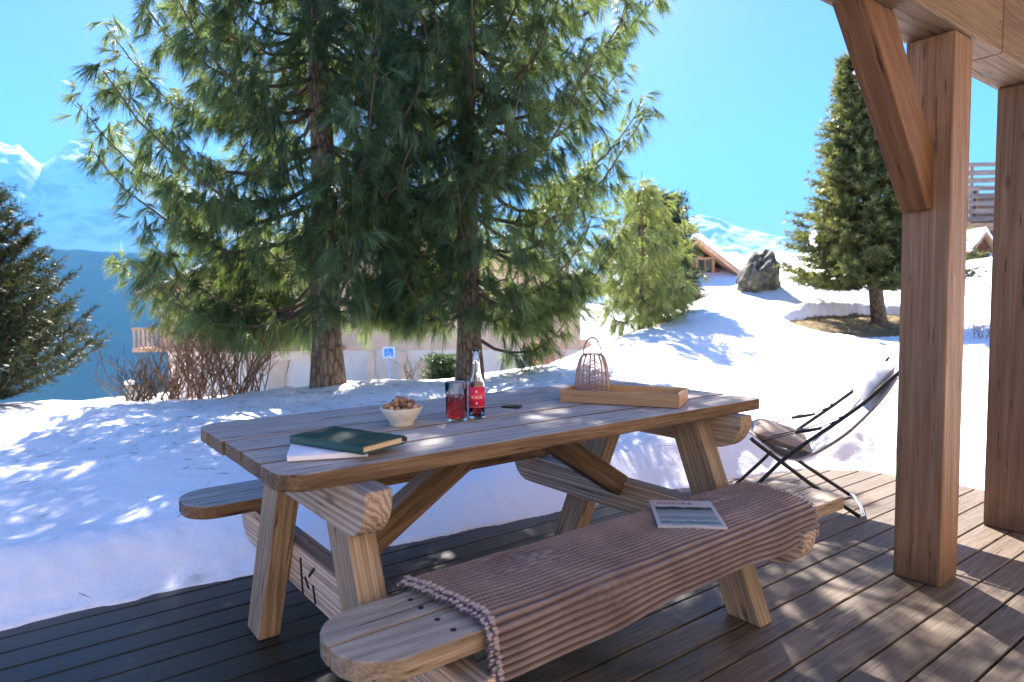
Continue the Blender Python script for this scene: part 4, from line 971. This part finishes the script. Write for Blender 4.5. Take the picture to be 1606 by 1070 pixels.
# fallen needles on the snow under the pines
k_ = 900; lx = rng.normal(size=k_) * 1.6 - 1.3; ly = 6.4 - np.abs(rng.normal(size=k_)) * 1.5
lz, lsd = snow_height(lx, ly); ok = lsd > .05; lx, ly, lz = lx[ok], ly[ok], lz[ok]
LP = np.stack([CAM.x + cw * lx + sw * ly, CAM.y - sw * lx + cw * ly, lz + .002], -1); LD = unit(rng.normal(size=LP.shape) * np.array([1, 1, .05]))
V, Fs, r = needles(LP, LD, rng.uniform(.03, .10, len(LP)), np.full(len(LP), 0), np.full(len(LP), .0035), rng.uniform(0, 1, len(LP)))
o = np_mesh('needle_litter', V, Fs, foliage('fallen_needles', (.09, .05, .025), (.16, .10, .05), (.22, .15, .08), (.1, .07, .03), .1), rnd=r); tag(o, kind='stuff')

# thawed grass patch round the spruce
def grass_patch():
    n = 46; vs = []; c = SPR
    for i in range(n + 1):
        for j in range(n + 1):
            a, d = (i / n * 2 - 1) * 2.35 - .35, (j / n * 2 - 1) * 2.0
            p = Vector((c.x, c.y, 0)) + RGT * a + FWD * d
            X_ = np.array([(p - Vector((CAM.x, CAM.y, 0))).dot(RGT)]); Y_ = np.array([(p - Vector((CAM.x, CAM.y, 0))).dot(FWD)])
            z = float(terrain(X_, Y_)[0]) - .03 - .09 * smooth01(np.array([(d - .55 * a) / .9]))[0] + .03 * noise.noise(p * 2.3) + .012 * noise.noise(p * 9) - .5 * max(0, (a + .4) ** 2 / 3.5 + (d - .55 * a + .1) ** 2 / .95 - 1)
            vs.append((p.x, p.y, z))
    ix = np.arange((n + 1) ** 2).reshape(n + 1, n + 1); Fq = np.stack([ix[:-1, :-1], ix[1:, :-1], ix[1:, 1:], ix[:-1, 1:]], -1).reshape(-1, 4)
    m, nt, b = newmat('dry_grass'); geo = N(nt, 'ShaderNodeNewGeometry'); nz = noise_tex(nt, geo.outputs['Position'], 9, 6, .7); n2 = noise_tex(nt, geo.outputs['Position'], 60, 4, .7)
    c_ = ramp(nt, nz, [(.3, (.13, .085, .04)), (.55, (.32, .23, .11)), (.75, (.44, .35, .17))]); nt.links.new(c_, b.inputs['Base Color']); b.inputs['Roughness'].default_value = .95; bump(nt, b, n2, 1, .05)
    V0 = np.array(vs); o = np_mesh('bare_ground', V0, Fq[:, ::-1] if False else Fq, m, smooth=True); tag(o, kind='structure')
    k = rng.integers(0, len(V0), 2600); P = V0[k] + rng.normal(size=(2600, 3)) * np.array([.04, .04, .0])
    D = unit(rng.normal(size=(2600, 3)) * .8 + np.array([0, 0, .7])); D[:, 2] = np.abs(D[:, 2])
    V, Fs, r = needles(P, D, rng.uniform(.05, .13, 2600), np.full(2600, .04), np.full(2600, .012), rng.uniform(0, 1, 2600))
    o = np_mesh('dry_grass', V, Fs, foliage('dry_grass_blades', (.16, .11, .05), (.3, .22, .1), (.4, .32, .16), (.3, .25, .1), .2), rnd=r); tag(o, kind='stuff')
grass_patch()
# snow lumps caught on the spruce
for (px, py, d, r, nb), lab in zip([(1277, 374, 10.9, .05, 7), (1345, 120, 11.7, .06, 9)], ['small lump of snow caught low on the spruce branches', 'streak of snow near the top of the spruce beside the brace']):
    b = MB(); c0 = at(px, py, d); random.seed(nb)
    for q in range(nb): b.ball(c0 + RGT * (random.uniform(-.05, .05) + (.012 * q if nb == 9 else 0)) + Vector((0, 0, -.035 * q + .1)) + FWD * random.uniform(-.03, .03), r * random.uniform(.5, 1.0), q, .45, 2, (1.2, 1, .75))
    o = b.build('snow_clump', M['snow']); tag(o, lab, 'snow')

# rock
rk = at(1188, 452, 13.6); rk.z = ground_z(rk.x, rk.y)
m, nt, bb_ = newmat('lichen_rock'); geo = N(nt, 'ShaderNodeNewGeometry'); n1 = noise_tex(nt, geo.outputs['Position'], 5, 6, .65); n2 = noise_tex(nt, geo.outputs['Position'], 9, 5, .6)
c_ = ramp(nt, n1, [(.3, (.03, .03, .028)), (.52, (.11, .105, .09)), (.7, (.24, .22, .19))]); li = ramp(nt, n2, [(.52, (0, 0, 0)), (.6, (1, 1, 1))]); c_ = mix(nt, math_(nt, 'MULTIPLY', li, .6), c_, (.3, .27, .12))
nt.links.new(c_, bb_.inputs['Base Color']); bb_.inputs['Roughness'].default_value = .9; bump(nt, bb_, n1, .9, .06)
bm = bmesh.new(); bmesh.ops.create_icosphere(bm, subdivisions=5, radius=1)
b = MB(); vs = []
for v in bm.verts:
    n_v = noise.noise(v.co * 1.3 + Vector((4, 2, 1))) * .35 + noise.noise(v.co * 3.1) * .16 + abs(noise.noise(v.co * 6)) * .1
    x = v.co * (1 + n_v); up_ = x.z
    vs.append(rk + RGT * (x.x * (.40 - .10 * up_) + up_ * .14) + FWD * x.y * .4 + Vector((0, 0, up_ * .60 + .12)))
fs = [tuple(q.index for q in f.verts) for f in bm.faces]; bm.free(); b.add(vs, fs, None, False)
o = b.build('boulder', m); tag(o, 'grey lichen covered boulder on the snowy crest left of the spruce', 'boulder')

# ------------------------------------------------------------------ houses
M['plaster'] = plain('white_plaster', (.88, .73, .57), .85, nscale=2, namt=.06); M['ochre'] = plain('peach_plaster', (.78, .54, .36), .85, nscale=1.5, namt=.1)
M['pane'] = plain('window_glass', (.03, .035, .045), .08, spec=.6); M['frame'] = wood('frame_wood', (.2, .12, .07), (.32, .2, .12), (.42, .29, .18), ring=(2, 20, 20), knots=False)
class Local:
    """building frame: x to the camera's right (turned by rot), y away, z up"""
    def __init__(s, o, rot=0):
        s.o = Vector(o); c, n = math.cos(rot), math.sin(rot); s.x = RGT * c + FWD * n; s.y = FWD * c - RGT * n
    def p(s, a, b, c): return s.o + s.x * a + s.y * b + Vector((0, 0, c))
    def box(s, mb, a0, a1, b0, b1, c0, c1, grain=0): mb.prism([(0, 0), (a1 - a0, 0), (a1 - a0, b1 - b0), (0, b1 - b0)], s.p(a0, b0, c0), s.x, s.y, (0, 0, 1), c1 - c0, grain)
    def gable(s, mb, a0, a1, b0, b1, c0, rise, grain=0): mb.prism([(a0, c0), (a1, c0), ((a0 + a1) / 2, c0 + rise)], s.p(0, b0, 0), s.x, (0, 0, 1), s.y, b1 - b0, grain)
    def slab(s, mb, pts, b0, b1): mb.prism(pts, s.p(0, b0, 0), s.x, (0, 0, 1), s.y, b1 - b0, 2)
def window(f, par, a, c, wd, h, b0, mat='frame'):
    m1 = MB(); t_ = .09
    for q in ((a - wd / 2 - t_, a - wd / 2, c, c + h), (a + wd / 2, a + wd / 2 + t_, c, c + h), (a - wd / 2 - t_, a + wd / 2 + t_, c + h + .002, c + h + t_), (a - wd / 2 - t_ - .04, a + wd / 2 + t_ + .04, c - t_, c - .002), (a - .025, a + .025, c, c + h)):
        f.box(m1, q[0], q[1], b0 - .06, b0 - .002, q[2], q[3], 2)
    fr = m1.build('window', M[mat], par); m2 = MB(); f.box(m2, a - wd / 2, a + wd / 2, b0 - .035, b0 - .004, c + .001, c + h - .001); m2.build('pane', M['pane'], fr)
# big chalet behind the pines, 33 m away
D = 33; o0 = at(246, 560, D); o0.z = -3.75; Fc = Local(o0, R(-3)); Wd = (935 - 246) / F * D
H1 = empty('chalet', o0, 'long two storey chalet with white ground floor behind the big pines', 'house')
b = MB(); Fc.box(b, .6, Wd, 0, 11, 0, 2.55); b.build('ground_floor_wall', M['plaster'], H1)
b = MB(); Fc.box(b, .3, Wd - .8, -.02, 11, 2.56, 5.6, 0); b.build('upper_wall', M['ochre'], H1)
b = MB(); 
for q in np.arange(2.7, 5.6, .2): Fc.box(b, .3, Wd - .8, -.05, -.021, q, q + .17, 0)
b.build('cladding', M['ochre'], H1)
b = MB(); Fc.slab(b, [(.1, 5.2), (Wd / 2, 8.9), (Wd + .9, 5.2), (Wd + .9, 5.38), (Wd / 2, 9.1), (.1, 5.38)], -1.6, 12); rf = b.build('roof', M['chalet_wood'], H1)
b = MB(); Fc.slab(b, [(.05, 5.39), (Wd / 2, 9.11), (Wd + .95, 5.39), (Wd + .9, 5.75), (Wd / 2, 9.4), (.1, 5.6)], -1.65, 12.05); b.build('roof_snow', M['snow'], rf)
b = MB(); Fc.gable(b, .3, Wd - .8, -.02, .1, 5.6, 3.2, 0); b.build('gable_wall', M['ochre'], H1)
b = MB(); Fc.box(b, -.4, 9.5, -1.3, -.03, 2.62, 2.8); Fc.box(b, -.4, 9.5, -1.32, -1.24, 3.66, 3.78)
for q in np.arange(-.35, 9.5, .22): Fc.box(b, q, q + .12, -1.3, -1.26, 2.8, 3.66, 2)
b.build('balcony', M['larch'], H1)
for a in (2.2, 5.2, 13.5): window(Fc, H1, a, 3.5, 1.1, 1.25, -.06)
for a, wd, nm_ in ((5.6, 1.0, 'door'), (8.4, .95, 'door'), (13.05, .8, 'door'), (18.8, 1.6, 'door')):
    b = MB(); Fc.box(b, a, a + wd, -.06, -.003, .02, 2.05, 2); d_ = b.build('door', M['ochre'], H1); b = MB(); b.ball(Fc.p(a + wd - .12, -.09, 1.0), .05, 1, 0, 1); b.build('handle', M['chrome'], d_)
for a in (10.85, 12.4): 
    b = MB(); Fc.box(b, a, a + .35, -1.1, -.75, 0, 2.56); b.build('column', M['ochre'], H1)
# gabled chalet on the right
D = 25; g0 = at(1028, 500, D); g0.z = .0; Fg = Local(g0, R(-8))
H2 = empty('chalet', g0, 'red brown gabled chalet with snowy roof left of the boulder', 'house')
s_ = D / F; zt = lambda py: 1.133 - (py - 472) * s_ + .0
zr, ze = at(1088, 383, D).z, at(1146, 431, D).z; xr = 60 * s_; xe = 118 * s_; drop = zr - ze; dx = xe - xr
xm = xr - dx
b = MB(); Fg.box(b, xm + .25, xe - .25, 0, 7, -2.5, ze - .1, 0); b.build('wall', M['chalet_wood'], H2)
b = MB(); Fg.gable(b, xm + .25, xe - .25, -.01, 7, ze - .1, drop - .12); b.build('gable_wall', M['chalet_wood'], H2)
b = MB(); Fg.slab(b, [(xm - .1, ze - .12), (xr, zr - .02), (xe + .1, ze - .12), (xe + .1, ze + .02), (xr, zr + .12), (xm - .1, ze + .02)], -.8, 7.5); r2 = b.build('roof', M['larch'], H2)
b = MB(); Fg.slab(b, [(xm - .12, ze + .03), (xr, zr + .13), (xe + .12, ze + .03), (xe + .1, ze + .22), (xr, zr + .36), (xm - .1, ze + .22)], -.85, 7.55); b.build('roof_snow', M['snow'], r2)
window(Fg, H2, xr + .35, ze + .05, .5, .5, -.01, 'larch')
# lower annexe with a snow covered lean-to roof
za, zb_ = at(1100, 464, D).z, at(1150, 425, D).z; x0, x1 = 62 * s_, 150 * s_
b = MB(); Fg.box(b, x0, x1 - .2, -1.9, 4, -2.5, za - .1, 0); b.build('annexe_wall', M['chalet_wood'], H2)
b = MB(); b.prism([(-2.3, za - .09), (4.2, zb_ + .5), (4.2, zb_ + .62), (-2.3, za + .03)], Fg.p(x0 - .2, 0, 0), Fg.y, (0, 0, 1), Fg.x, x1 - x0 + .3, 2); r3 = b.build('annexe_roof', M['larch'], H2)
b = MB(); b.prism([(-2.35, za + .04), (4.2, zb_ + .63), (4.2, zb_ + .95), (-2.35, za + .3)], Fg.p(x0 - .22, 0, 0), Fg.y, (0, 0, 1), Fg.x, x1 - x0 + .34, 2); b.build('roof_snow', M['snow'], r3)
# tall chalet far right, seen between the posts
D = 24; q0 = at(1480, 440, D); q0.z = 1.6; Fr = Local(q0, R(-6)); s_ = D / F
Zp = lambda py: at(1540, py, D).z - 1.6
H3 = empty('chalet', q0, 'grey timber chalet with a slatted balcony seen between the posts', 'house')
b = MB(); Fr.box(b, 0, 6, 1.6, 9, 0, Zp(300), 0); b.build('wall', M['greywood'], H3)
b = MB()
for py in (348, 336, 324, 312, 300, 288, 276): Fr.box(b, -.4, 6.4, -.04, .0, Zp(py), Zp(py) + .17, 0)
b.build('balcony_rail', M['greywood'], H3)
b = MB()
for a in np.arange(-.3, 6.5, 1.1): Fr.box(b, a, a + .1, .002, .1, Zp(358), Zp(262), 2)
b.build('balcony_post', M['greywood'], H3)
b = MB(); Fr.box(b, -.5, 6.5, -.1, 1.58, Zp(362), Zp(351), 0); b.build('balcony_floor', M['larch'], H3)
b = MB(); Fr.box(b, -.5, 6.5, -.12, .06, Zp(262), Zp(257), 0); b.build('handrail', M['greywood'], H3)
for a in (1.4, 3.6): window(Fr, H3, a, Zp(352), .9, 1.5, 1.6)
# garden hut below it
D = 21; k0 = at(1500, 425, D); Fh = Local(k0, 0); s_ = D / F; zr, ze = at(1537, 367, D).z - k0.z, at(1552, 393, D).z - k0.z; xr = 37 * s_; xe = 55 * s_; xm = 2 * xr - xe
H4 = empty('garden_hut', k0, 'small wooden hut with a snowy gable roof below the slatted balcony', 'hut')
b = MB(); Fh.box(b, xm + .08, xe - .08, 0, 1.6, -1, ze - .02, 2); b.build('wall', M['chalet_wood'], H4)
b = MB(); Fh.gable(b, xm + .08, xe - .08, -.005, 1.6, ze - .02, zr - ze - .05, 0); b.build('gable_wall', M['chalet_wood'], H4)
b = MB(); Fh.slab(b, [(xm - .05, ze - .08), (xr, zr - .02), (xe + .05, ze - .08), (xe + .05, ze - .02), (xr, zr + .05), (xm - .05, ze - .02)], -.25, 1.8); r4 = b.build('roof', M['larch'], H4)
b = MB(); Fh.slab(b, [(xm - .06, ze - .015), (xr, zr + .055), (xe + .06, ze - .015), (xe + .05, ze + .1), (xr, zr + .19), (xm - .05, ze + .1)], -.22, 1.82); b.build('roof_snow', M['snow'], r4)

# ------------------------------------------------------------------ yard things behind the trees
D = 30; sp0 = at(611, 602, D); sp0.z = sp0.z - .9
SG = empty('parking_sign', sp0, 'blue and white wheelchair parking sign on a pale pole before the chalet', 'sign')
zs = at(611, 553, D).z
b = MB(); b.tube([sp0, Vector((sp0.x, sp0.y, zs - .26))], .04, 10); b.build('pole', plain('pale_metal', (.55, .68, .78), .4, metal=.3), SG)
b = MB(); Fs_ = Local(Vector((sp0.x, sp0.y, zs))); Fs_.box(b, -.27, .27, -.05, -.02, -.25, .25); sgp = b.build('sign_border', plain('sign_white', (.8, .82, .84), .4), SG, bevel=.008)
b = MB(); Fs_.box(b, -.21, .21, -.056, -.051, -.19, .19); b.build('blue_face', plain('sign_blue', (.03, .25, .62), .4), sgp)
b = MB(); b.tube([Fs_.p(.09 * math.cos(t_) - .01, -.06, -.06 + .09 * math.sin(t_)) for t_ in np.linspace(2.2, 6.6, 16)], .014, 5); b.tube([Fs_.p(-.03, -.06, .09), Fs_.p(-.03, -.06, -.01), Fs_.p(.06, -.06, -.01), Fs_.p(.10, -.06, -.12)], .016, 5); b.ball(Fs_.p(-.03, -.06, .13), .026, 1, 0, 1); b.build('wheelchair_symbol', plain('symbol_white', (.8, .82, .84), .4), sgp)
D = 9; sh = at(451, 616, D); sh.z = ground_z(sh.x, sh.y) - .02; zt_ = at(451, 613, D)
SH = empty('snow_shovel', zt_, 'dark snow shovel with a thin handle standing left of the pine trunk', 'shovel')
Fs2 = Local(zt_); b = MB(); Fs2.box(b, -.06, .06, -.01, .01, -.08, .065); b.build('blade', plain('navy_plastic', (.015, .025, .045), .4), SH, bevel=.004)
b = MB(); b.tube([Fs2.p(-.03, 0, .06), Fs2.p(-.02, 0, .2), Fs2.p(.03, .02, .39)], .008, 6); b.tube([Fs2.p(.015, .02, .38), Fs2.p(.045, .02, .42)], .014, 6); b.build('handle', M['twig'], SH)
pt = at(472, 617, 9); b = MB(); b.lathe([(0, 0), (.045, .0), (.062, .05), (.066, .09), (.06, .12), (.052, .118), (.05, .10), (0, .10)], pt - Vector((0, 0, .05)), 20); o = b.build('plant_pot', plain('grey_stoneware', (.34, .36, .38), .6, nscale=20)); tag(o, 'small round grey pot in the snow beside the shovel', 'pot')
D = 8.6; fe = at(196, 636, D); FE = empty('slatted_fence', fe, 'short weathered slat fence with snow on top at the left crest', 'fence'); Ff = Local(fe, R(20))
hF = at(196, 601, D).z - fe.z
for i in range(4): b = MB(); Ff.box(b, .02 + i * .075, .065 + i * .075, 0, .02, -.4, hF - .03, 2); b.build('slat', M['greywood'], FE)
b = MB(); Ff.box(b, 0, .32, -.025, -.002, hF - .09, hF - .04, 0); b.build('rail', M['greywood'], FE)
b = MB(); b.ball(Ff.p(.06, .01, hF), .06, 5, .3, 2, (1.1, .7, .6)); b.build('snow_cap', M['snow'], FE)
